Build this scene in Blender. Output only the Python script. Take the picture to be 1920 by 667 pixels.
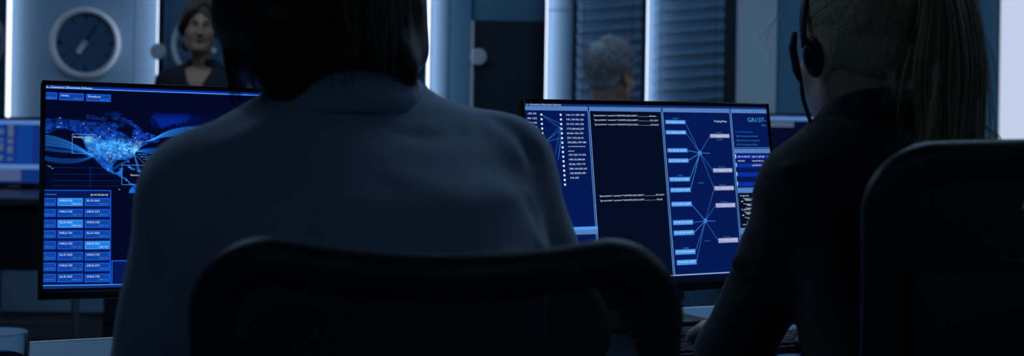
import bpy, bmesh, math, random
import numpy as np
from mathutils import Vector, Matrix, geometry
random.seed(7); RNG = np.random.default_rng(11)
for o in list(bpy.data.objects): bpy.data.objects.remove(o)
sc = bpy.context.scene
COL = sc.collection
R = math.radians

# ---------------------------------------------------------------- camera
F_PX, CAM_H, ROLL, PX, PY = 2575.0, 1.14, 0.0157, 960.0, 200.0
cd = bpy.data.cameras.new('camera'); cam = bpy.data.objects.new('camera', cd); COL.objects.link(cam)
cd.sensor_fit = 'HORIZONTAL'; cd.sensor_width = 36.0; cd.lens = F_PX / 1920 * 36.0
cd.shift_y = -(333.5 - PY) / 1920.0
cd.clip_start = 0.05; cd.clip_end = 60
c_, s_ = math.cos(ROLL), math.sin(ROLL)
cam.matrix_world = Matrix(((c_, -s_, 0, 0), (0, 0, -1, 0), (s_, c_, 0, CAM_H), (0, 0, 0, 1)))
cd.dof.use_dof = True; cd.dof.focus_distance = 2.33; cd.dof.aperture_fstop = 4.2; cd.dof.aperture_blades = 0
sc.camera = cam

# ---------------------------------------------------------------- light of the place
w = bpy.data.worlds.new('world'); sc.world = w; w.use_nodes = True
w.node_tree.nodes['Background'].inputs[0].default_value = (0.10, 0.17, 0.30, 1)
w.node_tree.nodes['Background'].inputs[1].default_value = 0.05
sc.view_settings.view_transform = 'Standard'; sc.view_settings.look = 'None'
sc.view_settings.gamma = 1.0; sc.view_settings.use_curve_mapping = False
sc.view_settings.exposure = 0.0
sc.cycles.use_denoising = True
sc.cycles.max_bounces = 8; sc.cycles.sample_clamp_indirect = 4.0; sc.cycles.transparent_max_bounces = 24
LED_BLUE = (0.68, 0.78, 1.0); LED_STRENGTH = 2.4
CEIL_TINT = (0.42, 0.68, 1.0); CEIL_STRENGTH = 9.0; DIMMED_STRENGTH = 2.6

# ---------------------------------------------------------------- materials
MATS = {}
def nodes_of(m):
    m.use_nodes = True
    return m.node_tree.nodes, m.node_tree.links
def mat(name, col, rough=0.6, metal=0.0, spec=0.5, noise=None, bump=None, sheen=0.0, trans=0.0, ior=1.45, sss=0.0):
    """principled material; noise=(scale, amount) varies the colour, bump=(scale, strength, distance) fine relief"""
    if name in MATS: return MATS[name]
    m = bpy.data.materials.new(name); N, L = nodes_of(m); b = N['Principled BSDF']
    b.inputs['Base Color'].default_value = (*col, 1); b.inputs['Roughness'].default_value = rough
    b.inputs['Metallic'].default_value = metal; b.inputs['Specular IOR Level'].default_value = spec
    b.inputs['IOR'].default_value = ior
    if trans: b.inputs['Transmission Weight'].default_value = trans
    if sheen:
        b.inputs['Sheen Weight'].default_value = sheen; b.inputs['Sheen Roughness'].default_value = 0.5
    if sss:
        b.inputs['Subsurface Weight'].default_value = sss; b.inputs['Subsurface Radius'].default_value = (0.01, 0.004, 0.002)
    tc = None
    if noise or bump:
        tc = N.new('ShaderNodeTexCoord')
    if noise:
        t = N.new('ShaderNodeTexNoise'); t.inputs['Scale'].default_value = noise[0]; t.inputs['Detail'].default_value = 5
        L.new(tc.outputs['Object'], t.inputs['Vector'])
        r = N.new('ShaderNodeMapRange'); r.inputs[3].default_value = 1 - noise[1]; r.inputs[4].default_value = 1 + noise[1]
        L.new(t.outputs['Fac'], r.inputs[0])
        x = N.new('ShaderNodeVectorMath'); x.operation = 'SCALE'; x.inputs[0].default_value = col
        L.new(r.outputs[0], x.inputs['Scale']); L.new(x.outputs[0], b.inputs['Base Color'])
    if bump:
        t2 = N.new('ShaderNodeTexNoise'); t2.inputs['Scale'].default_value = bump[0]; t2.inputs['Detail'].default_value = 4
        L.new(tc.outputs['Object'], t2.inputs['Vector'])
        bp = N.new('ShaderNodeBump'); bp.inputs['Strength'].default_value = bump[1]; bp.inputs['Distance'].default_value = bump[2]
        L.new(t2.outputs['Fac'], bp.inputs['Height']); L.new(bp.outputs[0], b.inputs['Normal'])
    MATS[name] = m; return m
def emit(name, col, s=1.0):
    if name in MATS: return MATS[name]
    m = bpy.data.materials.new(name); N, L = nodes_of(m); b = N['Principled BSDF']
    b.inputs['Base Color'].default_value = (0.004, 0.004, 0.005, 1); b.inputs['Roughness'].default_value = 0.45; b.inputs['Specular IOR Level'].default_value = 0.12
    b.inputs['Emission Color'].default_value = (*col, 1); b.inputs['Emission Strength'].default_value = s
    MATS[name] = m; return m
def emit_attr(name, s=1.0):
    m = emit(name, (1, 1, 1), s); N, L = nodes_of(m); b = N['Principled BSDF']
    a = N.new('ShaderNodeAttribute'); a.attribute_name = 'Col'
    L.new(a.outputs['Color'], b.inputs['Emission Color']); return m
def hair_mat(name, c1, c2, scale, rough=0.38):
    if name in MATS: return MATS[name]
    m = mat(name, c1, rough, 0, 0.5); N, L = nodes_of(m); b = N['Principled BSDF']
    tc = N.new('ShaderNodeTexCoord'); mp = N.new('ShaderNodeMapping'); mp.inputs['Scale'].default_value = scale
    L.new(tc.outputs['Object'], mp.inputs[0])
    t = N.new('ShaderNodeTexNoise'); t.inputs['Scale'].default_value = 1.0; t.inputs['Detail'].default_value = 6
    L.new(mp.outputs[0], t.inputs['Vector'])
    mx = N.new('ShaderNodeMix'); mx.data_type = 'RGBA'
    cr = N.new('ShaderNodeMapRange'); cr.inputs[1].default_value = 0.3; cr.inputs[2].default_value = 0.7
    L.new(t.outputs['Fac'], cr.inputs[0]); L.new(cr.outputs[0], mx.inputs[0])
    mx.inputs[6].default_value = (*c1, 1); mx.inputs[7].default_value = (*c2, 1)
    L.new(mx.outputs[2], b.inputs['Base Color'])
    bp = N.new('ShaderNodeBump'); bp.inputs['Strength'].default_value = 0.6; bp.inputs['Distance'].default_value = 0.003
    L.new(t.outputs['Fac'], bp.inputs['Height']); L.new(bp.outputs[0], b.inputs['Normal'])
    return m
def weave_mat(name, col, pitch, open_):
    """woven net: dark threads with see-through holes"""
    m = bpy.data.materials.new(name); N, L = nodes_of(m); b = N['Principled BSDF']
    b.inputs['Base Color'].default_value = (*col, 1); b.inputs['Roughness'].default_value = 0.55
    tc = N.new('ShaderNodeTexCoord'); sp = N.new('ShaderNodeSeparateXYZ'); L.new(tc.outputs['Object'], sp.inputs[0])
    outs = []
    for ax in ('X', 'Z'):
        a = N.new('ShaderNodeMath'); a.operation = 'MULTIPLY'; a.inputs[1].default_value = 2 * math.pi / pitch
        L.new(sp.outputs[ax], a.inputs[0])
        s = N.new('ShaderNodeMath'); s.operation = 'SINE'; L.new(a.outputs[0], s.inputs[0]); outs.append(s)
    mn = N.new('ShaderNodeMath'); mn.operation = 'MINIMUM'
    L.new(outs[0].outputs[0], mn.inputs[0]); L.new(outs[1].outputs[0], mn.inputs[1])
    g = N.new('ShaderNodeMapRange'); g.inputs[1].default_value = open_; g.inputs[2].default_value = open_ + 0.3
    L.new(mn.outputs[0], g.inputs[0])
    tr = N.new('ShaderNodeBsdfTransparent'); mx = N.new('ShaderNodeMixShader')
    L.new(g.outputs[0], mx.inputs[0]); L.new(b.outputs[0], mx.inputs[1]); L.new(tr.outputs[0], mx.inputs[2])
    L.new(mx.outputs[0], N['Material Output'].inputs[0])
    MATS[name] = m; return m

# ---------------------------------------------------------------- mesh helpers
class MB:
    """collects vertices and faces of one mesh"""
    def __init__(s): s.v = []; s.f = []; s.mi = []
    def add(s, v, f, mi=0):
        k = len(s.v); s.v += [tuple(map(float, p)) for p in v]; s.f += [tuple(i + k for i in q) for q in f]; s.mi += [mi] * len(f); return s
    def box(s, c, d, M=None, mi=0):
        x, y, z = (i / 2 for i in d)
        P = [Vector((c[0] + a * x, c[1] + b * y, c[2] + e * z)) for a in (-1, 1) for b in (-1, 1) for e in (-1, 1)]
        if M is not None: P = [M @ p for p in P]
        return s.add(P, [(0, 1, 3, 2), (4, 6, 7, 5), (0, 4, 5, 1), (2, 3, 7, 6), (0, 2, 6, 4), (1, 5, 7, 3)], mi)
    def rbox(s, c, d, r=0.01, seg=3, M=None, mi=0):
        bm = bmesh.new(); bmesh.ops.create_cube(bm, size=1)
        for v in bm.verts: v.co = Vector((v.co.x * d[0], v.co.y * d[1], v.co.z * d[2]))
        bmesh.ops.bevel(bm, geom=list(bm.edges), offset=min(r, min(d) * 0.49), segments=seg, affect='EDGES', profile=0.5)
        bm.verts.index_update()
        P = [v.co + Vector(c) for v in bm.verts]
        if M is not None: P = [M @ p for p in P]
        F = [tuple(v.index for v in f.verts) for f in bm.faces]; bm.free()
        return s.add(P, F, mi)
    def tube(s, path, rad, n=10, cap=True, closed=False, sx=1.0, sy=1.0, ref=(0, 0, 1), mi=0):
        P = [Vector(p) for p in path]; m = len(P)
        rr = rad if hasattr(rad, '__len__') else [rad] * m
        V = []
        for i in range(m):
            a = P[(i - 1) % m] if (closed or i > 0) else P[i]
            b = P[(i + 1) % m] if (closed or i < m - 1) else P[i]
            t = (b - a).normalized(); rf = Vector(ref)
            if abs(t.dot(rf)) > 0.98: rf = Vector((1, 0, 0)) if abs(t.x) < 0.9 else Vector((0, 1, 0))
            u = t.cross(rf).normalized(); v = u.cross(t).normalized()
            for k in range(n):
                a_ = 2 * math.pi * k / n
                V.append(P[i] + u * (math.cos(a_) * rr[i] * sx) + v * (math.sin(a_) * rr[i] * sy))
        Fs = []
        for i in range(m if closed else m - 1):
            j = (i + 1) % m
            for k in range(n):
                Fs.append((i * n + k, i * n + (k + 1) % n, j * n + (k + 1) % n, j * n + k))
        if cap and not closed:
            Fs.append(tuple(range(n))[::-1]); Fs.append(tuple((m - 1) * n + k for k in range(n)))
        return s.add(V, Fs, mi)
    def lathe(s, prof, n=32, c=(0, 0, 0), M=None, mi=0):
        V = []
        for r, z in prof:
            for k in range(n):
                a = 2 * math.pi * k / n; V.append(Vector((c[0] + r * math.cos(a), c[1] + r * math.sin(a), c[2] + z)))
        if M is not None: V = [M @ p for p in V]
        Fs = [(i * n + k, i * n + (k + 1) % n, (i + 1) * n + (k + 1) % n, (i + 1) * n + k) for i in range(len(prof) - 1) for k in range(n)]
        return s.add(V, Fs, mi)
    def disc(s, c, r, n=32, M=None, mi=0):
        V = [Vector((c[0] + r * math.cos(2 * math.pi * k / n), c[1] + r * math.sin(2 * math.pi * k / n), c[2])) for k in range(n)]
        if M is not None: V = [M @ p for p in V]
        return s.add(V, [tuple(range(n))], mi)
    def quad(s, a, b, c, d, mi=0): return s.add([a, b, c, d], [(0, 1, 2, 3)], mi)
    def build(s, name, mats, parent=None, smooth=False):
        me = bpy.data.meshes.new(name); me.from_pydata(s.v, [], s.f); me.update()
        return link(name, me, mats, parent, smooth, s.mi)
def link(name, me, mats, parent=None, smooth=False, mi=None):
    if not isinstance(mats, (list, tuple)): mats = [mats]
    for m in mats: me.materials.append(m)
    if mi is not None and len(mats) > 1: me.polygons.foreach_set('material_index', mi)
    if smooth:
        me.polygons.foreach_set('use_smooth', [True] * len(me.polygons))
        if smooth == 'auto':
            try: me.set_sharp_from_angle(angle=R(35))
            except Exception: pass
    o = bpy.data.objects.new(name, me); COL.objects.link(o)
    if parent is not None: o.parent = parent
    return o
def mesh_np(V, Q):
    me = bpy.data.meshes.new('m'); V = np.asarray(V, np.float32); Q = np.asarray(Q, np.int32)
    k = Q.shape[1]
    me.vertices.add(len(V)); me.vertices.foreach_set('co', V.ravel())
    me.loops.add(Q.size); me.loops.foreach_set('vertex_index', Q.ravel())
    me.polygons.add(len(Q)); me.polygons.foreach_set('loop_start', np.arange(0, Q.size, k, dtype=np.int32))
    me.update(calc_edges=True); me.validate(); return me
def tag(o, label, cat=None, group=None, kind=None):
    o['label'] = label
    if cat: o['category'] = cat
    if group: o['group'] = group
    if kind: o['kind'] = kind
    return o
def struct(o, label=None, cat=None):
    o['kind'] = 'structure'
    if label: o['label'] = label
    if cat: o['category'] = cat
    return o
def thing(name, label, cat, loc=(0, 0, 0), rz=0.0, group=None):
    o = bpy.data.objects.new(name, None); COL.objects.link(o); o.empty_display_size = 0.05
    o.location = loc; o.rotation_euler = (0, 0, rz); return tag(o, label, cat, group)
def ray(px, py):
    a, b = px - PX, py - PY
    return np.array([(a * c_ + b * s_) / F_PX, 1.0, -(-a * s_ + b * c_) / F_PX])

# ---------------------------------------------------------------- flat lettering
TXT = {}
def text_mesh(t):
    """unit-height flat lettering: list of 2d points, faces, width"""
    if t in TXT: return TXT[t]
    cu = bpy.data.curves.new('t', 'FONT'); cu.body = t; cu.size = 1.0; cu.resolution_u = 2
    o = bpy.data.objects.new('t', cu); COL.objects.link(o)
    me = o.to_mesh()
    V = [(v.co.x, v.co.y) for v in me.vertices]; Fc = [tuple(p.vertices) for p in me.polygons]
    o.to_mesh_clear(); bpy.data.objects.remove(o); bpy.data.curves.remove(cu)
    wd = max((v[0] for v in V), default=0)
    TXT[t] = (V, Fc, wd); return TXT[t]

# ---------------------------------------------------------------- soft bodies: smooth-blended volumes meshed on a grid
class Field:
    def __init__(s, lo, hi, h):
        s.lo = np.array(lo, float); s.h = h
        n = np.ceil((np.array(hi) - s.lo) / h).astype(int) + 1
        s.ax = [s.lo[i] + h * np.arange(n[i]) for i in range(3)]; s.a = np.full(n, 0.2, np.float32)
    def region(s, lo, hi):
        sl = []
        for i in range(3):
            a = max(0, int((lo[i] - s.lo[i]) / s.h)); b = min(len(s.ax[i]), int((hi[i] - s.lo[i]) / s.h) + 2)
            if b <= a: return None, None
            sl.append(slice(a, b))
        g = np.meshgrid(s.ax[0][sl[0]], s.ax[1][sl[1]], s.ax[2][sl[2]], indexing='ij', sparse=True)
        return tuple(sl), g
    def put(s, lo, hi, fn, k=0.02, sub=False):
        m = k + 4 * s.h
        sl, g = s.region(np.array(lo) - m, np.array(hi) + m)
        if sl is None: return
        d = fn(*g); a = s.a[sl]
        if sub: a_, b_, sg = -a, d, -1
        else: a_, b_, sg = a, d, 1
        hh = np.maximum(k - np.abs(a_ - b_), 0) / max(k, 1e-6)
        s.a[sl] = sg * (np.minimum(a_, b_) - hh * hh * k * 0.25)
    def cap(s, a, b, ra, rb=None, k=0.02, sub=False):
        rb = ra if rb is None else rb; a = np.array(a, float); b = np.array(b, float); ab = b - a; L2 = max(ab @ ab, 1e-9)
        def fn(x, y, z):
            t = np.clip(((x - a[0]) * ab[0] + (y - a[1]) * ab[1] + (z - a[2]) * ab[2]) / L2, 0, 1)
            return np.sqrt((x - a[0] - t * ab[0]) ** 2 + (y - a[1] - t * ab[1]) ** 2 + (z - a[2] - t * ab[2]) ** 2) - (ra + (rb - ra) * t)
        r = max(ra, rb); s.put(np.minimum(a, b) - r, np.maximum(a, b) + r, fn, k, sub)
    def ell(s, c, r, M=None, k=0.02, sub=False):
        c = np.array(c, float); Mi = np.eye(3) if M is None else np.array(M).T
        def fn(x, y, z):
            X, Y, Z = x - c[0], y - c[1], z - c[2]
            p = [Mi[i, 0] * X + Mi[i, 1] * Y + Mi[i, 2] * Z for i in range(3)]
            k0 = np.sqrt(sum((p[i] / r[i]) ** 2 for i in range(3))); k1 = np.sqrt(sum((p[i] / r[i] ** 2) ** 2 for i in range(3)))
            return np.where(k0 < 1e-4, -min(r), k0 * (k0 - 1) / np.maximum(k1, 1e-6))
        m = max(r); s.put(c - m, c + m, fn, k, sub)
    def loft(s, secs, infl=0.0, k=0.03, pw=2.3):
        """stack of ellipse sections (z, cx, cy, a, b)"""
        S = np.array(secs, float); zz = S[:, 0]
        def fn(x, y, z):
            zc = np.clip(z, zz[0], zz[-1])
            cx, cy, a, b = (np.interp(zc, zz, S[:, i]) for i in (1, 2, 3, 4)); a = a + infl; b = b + infl
            q = (np.abs((x - cx) / a) ** pw + np.abs((y - cy) / b) ** pw) ** (1 / pw)
            d = (q - 1) * np.minimum(a, b)
            dz = np.maximum(np.maximum(zz[0] - infl - z, z - zz[-1] - infl), -0.05)
            return np.where(dz > 0, np.sqrt(np.maximum(d, 0) ** 2 + dz ** 2), np.maximum(d, dz))
        lo = (min(S[:, 1] - S[:, 3]) - infl, min(S[:, 2] - S[:, 4]) - infl, zz[0] - infl)
        hi = (max(S[:, 1] + S[:, 3]) + infl, max(S[:, 2] + S[:, 4]) + infl, zz[-1] + infl)
        s.put(lo, hi, fn, k)
    def crease(s, pts, amp, w):
        """ridge (amp>0) or valley (amp<0) along a polyline"""
        for a, b in zip(pts[:-1], pts[1:]):
            a = np.array(a, float); b = np.array(b, float); ab = b - a; L2 = ab @ ab
            sl, g = s.region(np.minimum(a, b) - 3 * w, np.maximum(a, b) + 3 * w)
            if sl is None: continue
            x, y, z = g; t = np.clip(((x - a[0]) * ab[0] + (y - a[1]) * ab[1] + (z - a[2]) * ab[2]) / L2, 0, 1)
            d2 = (x - a[0] - t * ab[0]) ** 2 + (y - a[1] - t * ab[1]) ** 2 + (z - a[2] - t * ab[2]) ** 2
            s.a[sl] -= amp * np.exp(-d2 / (w * w))
    def wobble(s, amp, freq, seed=0):
        """gentle large-scale unevenness of cloth"""
        rg = np.random.default_rng(seed); x, y, z = np.meshgrid(*s.ax, indexing='ij', sparse=True); d = 0
        for i in range(6):
            kx, ky, kz = rg.normal(size=3) * freq; d = d + np.sin(kx * x + ky * y + kz * z + rg.uniform(0, 6))
        s.a += (amp / 6 * d).astype(np.float32)
    def keep(s, fn, k=0.0):
        """intersect with the half space fn<0"""
        d = fn(*np.meshgrid(*s.ax, indexing='ij', sparse=True)); s.a = np.maximum(s.a, d).astype(np.float32)
    def mesh(s):
        a = s.a; a[0], a[-1] = 1, 1; a[:, 0] = 1; a[:, -1] = 1; a[:, :, 0] = 1; a[:, :, -1] = 1
        n = a < 0
        cs = [(i, j, k) for i in (0, 1) for j in (0, 1) for k in (0, 1)]
        sh = [x - 1 for x in a.shape]
        cnt = sum(n[i:i + sh[0], j:j + sh[1], k:k + sh[2]].astype(np.int8) for i, j, k in cs)
        I = np.argwhere((cnt > 0) & (cnt < 8))
        val = np.stack([a[I[:, 0] + i, I[:, 1] + j, I[:, 2] + k] for i, j, k in cs], 1)
        P = np.zeros((len(I), 3)); C = np.zeros(len(I))
        for p in range(8):
            for q in range(p + 1, 8):
                d = [cs[q][m] - cs[p][m] for m in range(3)]
                if sum(map(abs, d)) != 1: continue
                m = (val[:, p] < 0) != (val[:, q] < 0)
                t = val[m, p] / (val[m, p] - val[m, q])
                P[m] += np.array(cs[p]) + t[:, None] * np.array(d); C[m] += 1
        V = s.lo + s.h * (I + P / C[:, None])
        idx = np.full(sh, -1, np.int32); idx[tuple(I.T)] = np.arange(len(I))
        Q = []
        for ax in range(3):
            b, c = (ax + 1) % 3, (ax + 2) % 3
            sa = [slice(None)] * 3; sa[ax] = slice(0, -1); sb = [slice(None)] * 3; sb[ax] = slice(1, None)
            E = np.argwhere(n[tuple(sa)] != n[tuple(sb)]); inside = n[tuple(E.T)]
            def cell(ob, oc):
                e = E.copy(); e[:, b] += ob; e[:, c] += oc; return idx[tuple(e.T)]
            q = np.stack([cell(-1, -1), cell(0, -1), cell(0, 0), cell(-1, 0)], 1)
            q[~inside] = q[~inside][:, ::-1]; Q.append(q)
        return V, np.concatenate(Q)
def join_np(parts):
    V = []; Q = []; k = 0
    for v, q in parts: V.append(v); Q.append(q + k); k += len(v)
    return np.concatenate(V), np.concatenate(Q)
def strands(paths, r0, r1=None, sides=3):
    """(N,K,3) paths to tapering hair tubes"""
    P = np.asarray(paths, float); N, K, _ = P.shape
    T = np.gradient(P, axis=1); T /= np.linalg.norm(T, axis=2, keepdims=True) + 1e-9
    ref = np.array([0.37, 0.61, 0.70]); U = np.cross(T, ref); U /= np.linalg.norm(U, axis=2, keepdims=True) + 1e-9
    W_ = np.cross(T, U); r1 = r0 * 0.15 if r1 is None else r1
    rad = (r0 + (r1 - r0) * np.linspace(0, 1, K) ** 2)[None, :, None]
    if np.ndim(r0): pass
    V = np.stack([P + rad * (math.cos(2 * math.pi * j / sides) * U + math.sin(2 * math.pi * j / sides) * W_) for j in range(sides)], 2)
    base = (np.arange(N) * K * sides)[:, None, None] + (np.arange(K - 1) * sides)[None, :, None]
    j = np.arange(sides)[None, None, :]; j2 = (j + 1) % sides
    Q = np.stack([base + j, base + j2, base + sides + j2, base + sides + j], -1).reshape(-1, 4)
    return V.reshape(-1, 3), Q
def rotm(yaw=0, pitch=0, roll=0):
    return np.array(Matrix.Rotation(yaw, 3, 'Z') @ Matrix.Rotation(pitch, 3, 'X') @ Matrix.Rotation(roll, 3, 'Y'))


# ================================================================ the room
XL, XR, YN, YB, ZC = -4.3, 4.3, -2.8, 7.05, 2.75
M_wall = mat('wall_paint', (0.075, 0.20, 0.32), 0.65, noise=(1.5, 0.08), bump=(60, 0.15, 0.002))
M_wall_side = mat('side_wall_paint', (0.10, 0.12, 0.15), 0.7, noise=(1.5, 0.08), bump=(60, 0.15, 0.002))
M_panel = mat('panel_lacquer', (0.29, 0.46, 0.64), 0.55, noise=(3, 0.05), bump=(40, 0.08, 0.001))
M_floor = mat('floor_carpet', (0.035, 0.042, 0.055), 0.9, noise=(30, 0.25), bump=(300, 0.5, 0.003))
M_ceil = mat('ceiling_paint', (0.16, 0.18, 0.21), 0.8, noise=(4, 0.06))
M_dark = mat('dark_laminate', (0.006, 0.014, 0.026), 0.55, noise=(8, 0.2))
M_alu = mat('brushed_aluminium', (0.50, 0.53, 0.57), 0.35, metal=0.9, noise=(25, 0.08))
M_black = mat('black_plastic', (0.008, 0.009, 0.012), 0.42, noise=(40, 0.2))
M_blackgl = mat('black_gloss_plastic', (0.006, 0.007, 0.009), 0.22, noise=(40, 0.1))
M_white = mat('white_plastic', (0.62, 0.65, 0.70), 0.45, noise=(20, 0.04))
M_led = emit('led_diffuser', LED_BLUE, LED_STRENGTH)
M_pale = mat('pale_panel', (0.62, 0.72, 0.84), 0.6, noise=(4, 0.06), bump=(30, 0.1, 0.001))
M_ledpanel2 = emit('backlit_panel_bright', LED_BLUE, 0.80)
M_glassdark = mat('dark_window_glass', (0.006, 0.012, 0.024), 0.08, spec=0.6)

struct(MB().box((0, (YN + YB) / 2, -0.05), (XR - XL + 0.2, YB - YN + 0.2, 0.1)).build('floor', M_floor))
ceiling = struct(MB().box((0, (YN + YB) / 2, ZC + 0.05), (XR - XL + 0.2, YB - YN + 0.2, 0.1)).build('ceiling', M_ceil))
wall_back = struct(MB().box((0, YB + 0.05, ZC / 2), (XR - XL + 0.2, 0.1, ZC)).build('wall_back', M_wall))
struct(MB().box((XL - 0.05, (YN + YB) / 2, ZC / 2), (0.1, YB - YN, ZC)).build('wall_left', M_wall_side))
struct(MB().box((XR + 0.05, (YN + YB) / 2, ZC / 2), (0.1, YB - YN, ZC)).build('wall_right', M_wall_side))
struct(MB().box((0, YN - 0.05, ZC / 2), (XR - XL + 0.2, 0.1, ZC)).build('wall_front', M_wall_side))
struct(MB().box((0, YB - 0.012, 0.03), (XR - XL, 0.024, 0.06)).build('baseboard_back', mat('baseboard_paint', (0.45, 0.48, 0.53), 0.5)))
# raised lacquered panels of the back wall
def panel(x0, x1, z0=0.06, z1=ZC, y=6.99, m=None, name='wall_panel'):
    return MB().rbox(((x0 + x1) / 2, (y + YB) / 2, (z0 + z1) / 2), (x1 - x0, YB - y, z1 - z0), 0.003, 2).build(name, m or M_panel, wall_back)
panel(-2.586, -1.934); panel(-1.930, -1.779)
panel(-0.318, -0.212, m=M_wall)
def half_column(x0, x1, z0=0.0, z1=ZC):
    """half-round pilaster standing out of the wall"""
    n = 20; cx, r = (x0 + x1) / 2, (x1 - x0) / 2; V = []
    for z in (z0, z1):
        for k in range(n + 1): a = math.pi * k / n; V.append((cx - r * math.cos(a), YB - 0.035 - r * math.sin(a) * 0.50, z))
        V += [(x1, YB, z), (x0, YB, z)]
    m = n + 3; Fc = [(k, (k + 1) % m, m + (k + 1) % m, m + k) for k in range(m)] + [tuple(range(m))[::-1], tuple(range(m, 2 * m))]
    return MB().add(V, Fc).build('pilaster', M_panel, wall_back, 'auto')
half_column(-0.436, -0.322)
half_column(0.162, 0.306, z1=1.631); half_column(0.162, 0.306, z0=1.636)
half_column(0.668, 0.772)
panel(1.352, 2.470, m=mat('blue_grey_panel', (0.10, 0.25, 0.38), 0.6, noise=(3, 0.05)), y=7.0)
panel(1.075, 1.132, m=M_dark, y=7.0, name='window_jamb')
panel(-0.206, 0.158, z0=1.576, m=M_wall, y=7.0)

def led_strip(x, side, label, dp=0.100):
    """upright LED profile: a channel against one edge of the panel, its diffuser facing along the panel"""
    t = thing('led_strip_light', label, 'strip light', (x, 6.99, 0.0))
    MB().box((-side * 0.003, -dp / 2, 1.73), (0.005, dp, 2.02)).build('channel', M_dark, t)
    MB().rbox((side * 0.003, -dp / 2 - 0.002, 1.73), (0.006, dp - 0.014, 2.00), 0.002, 2).build('diffuser', M_led, t)
    return t
led_strip(-2.556, 1, 'upright LED strip light on the clock panel edge away from the standing woman', 0.06)
led_strip(-1.782, -1, 'upright LED strip light between the clock panel and the standing woman')
led_strip(-0.431, 1, 'upright LED strip light beside the dark door, across the narrow blue panel')
led_strip(0.165, 1, 'upright LED strip light between the dark door and the first blind')
led_strip(0.671, 1, 'upright LED strip light between the two venetian blinds')

def light_panel(x0, x1, label, m):
    t = thing('backlit_wall_panel', label, 'light panel', ((x0 + x1) / 2, 7.0, 0.06))
    wd = x1 - x0
    MB().box((0, 0.02, 1.33), (wd, 0.04, 2.66)).build('back_box', M_alu, t)
    MB().rbox((0, -0.006, 1.33), (wd - 0.012, 0.012, 2.64), 0.004, 2).build('diffuser', m, t)
t = thing('pale_wall_panel', 'narrow pale blue wall panel beside a venetian blind', 'wall panel', (1.2425, 7.0, 0.06))
MB().box((0, 0.02, 1.33), (0.211, 0.04, 2.66)).build('back_box', M_alu, t)
MB().rbox((0, -0.006, 1.33), (0.199, 0.012, 2.64), 0.004, 2).build('face_sheet', M_pale, t)
light_panel(2.478, 3.10, 'bright white backlit wall panel behind the ponytailed woman', M_ledpanel2)

# dark door with a pale edge
dr = struct(MB().rbox((-0.022, 7.005, 0.80), (0.36, 0.05, 1.545), 0.004, 2).build('door_1', M_dark), 'dark low door with a pale vertical edge and round disc handle', 'door')
MB().box((-0.206, 6.973, 0.80), (0.014, 0.016, 1.545)).build('edge_trim', M_white, dr)
MB().box((0.075, 6.9785, 0.80), (0.006, 0.005, 1.50)).build('seam_strip', mat('dark_blue_strip', (0.02, 0.035, 0.06), 0.5), dr)
def wall_disc(x, y, z, label):
    t = thing('disc_handle', label, 'handle', (x, y, z), 0, 'round disc handles')
    M = Matrix.Rotation(R(90), 4, 'X')
    MB().lathe([(0.0001, 0.045), (0.034, 0.045), (0.040, 0.040), (0.041, 0.034), (0.036, 0.028), (0.0001, 0.028)], 40, M=M).build('disc', mat('grey_disc', (0.55, 0.58, 0.64), 0.5, noise=(20, 0.05)), t, 'auto')
    MB().lathe([(0.012, 0.030), (0.010, 0.0), (0.014, -0.002)], 16, M=M).build('stem', M_alu, t, True)
wall_disc(-1.770, 6.890, 1.388, 'round grey disc fixed at the edge of the clock panel')
wall_disc(-0.172, 6.978, 1.390, 'round grey disc handle on the dark door')

# wall clocks
M_clockrim = mat('clock_rim', (0.80, 0.82, 0.86), 0.40, metal=0.0, noise=(10, 0.05))
M_clockface = mat('clock_face', (0.07, 0.15, 0.27), 0.45, noise=(6, 0.08))
def clock(x, y, label, ha, ma):
    t = thing('wall_clock', label, 'clock', (x, y, 1.43), 0, 'round wall clocks')
    M = Matrix.Rotation(R(90), 4, 'X')
    MB().lathe([(0.150, 0.0), (0.178, 0.0), (0.179, 0.020), (0.172, 0.034), (0.160, 0.036), (0.154, 0.030), (0.152, 0.012), (0.150, 0.0)], 72, M=M).build('rim', M_clockrim, t, True)
    MB().disc((0, 0, 0.008), 0.155, 64, M=M).disc((0, 0, 0.0), 0.155, 64, M=M).build('face', M_clockface, t)
    first = {}
    for k in range(12):
        wd = 0.014 if k % 3 == 0 else 0.006
        if wd not in first: o = first[wd] = MB().box((0, 0.130, 0.0095), (wd, 0.026, 0.002), M=M).build('hour_mark', mat('clock_marks', (0.008, 0.012, 0.02), 0.6), t)
        else: o = first[wd].copy(); COL.objects.link(o); o.parent = t
        o.rotation_euler = (0, R(30 * k), 0)
    def hand(nm, ang, l, wd, back, m, z):
        Mr = M @ Matrix.Rotation(-R(ang), 4, 'Z')
        MB().rbox((0, (l - back) / 2, z), (wd, l + back, 0.003), 0.001, 1, M=Mr).build(nm, m, t)
    hand('hour_hand', ha, 0.064, 0.026, 0.010, mat('white_hand', (0.85, 0.87, 0.90), 0.5), 0.022)
    hand('minute_hand', ma, 0.105, 0.009, 0.02, mat('dark_hand', (0.006, 0.008, 0.012), 0.5), 0.016)
    MB().lathe([(0.0001, 0.027), (0.006, 0.027), (0.007, 0.010)], 16, M=M).build('hub', M_black, t, True)
clock(-2.171, 6.985, 'round wall clock with pale rim and dark blue face on the lit panel', 213, 33)
clock(-1.573, 7.045, 'round wall clock behind the head of the standing woman', 120, 33)
clock(-2.772, 7.045, 'round wall clock beyond the far edge of the lit clock panel', 300, 33)
clock(-0.616, 7.045, 'round wall clock behind the head of the dark-haired man', 60, 33)
t = thing('bright_spot_dome', 'small white dome added in place of a bright spot above the round clock panel seam', 'sensor', (-1.915, 6.99, 1.70))  # white dome added where a small bright spot of lamp light shows
MB().lathe([(0.020, 0.0), (0.020, 0.012), (0.014, 0.024), (0.0001, 0.028)], 20, M=Matrix.Rotation(R(90), 4, 'X')).build('dome', M_white, t, True)
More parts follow.
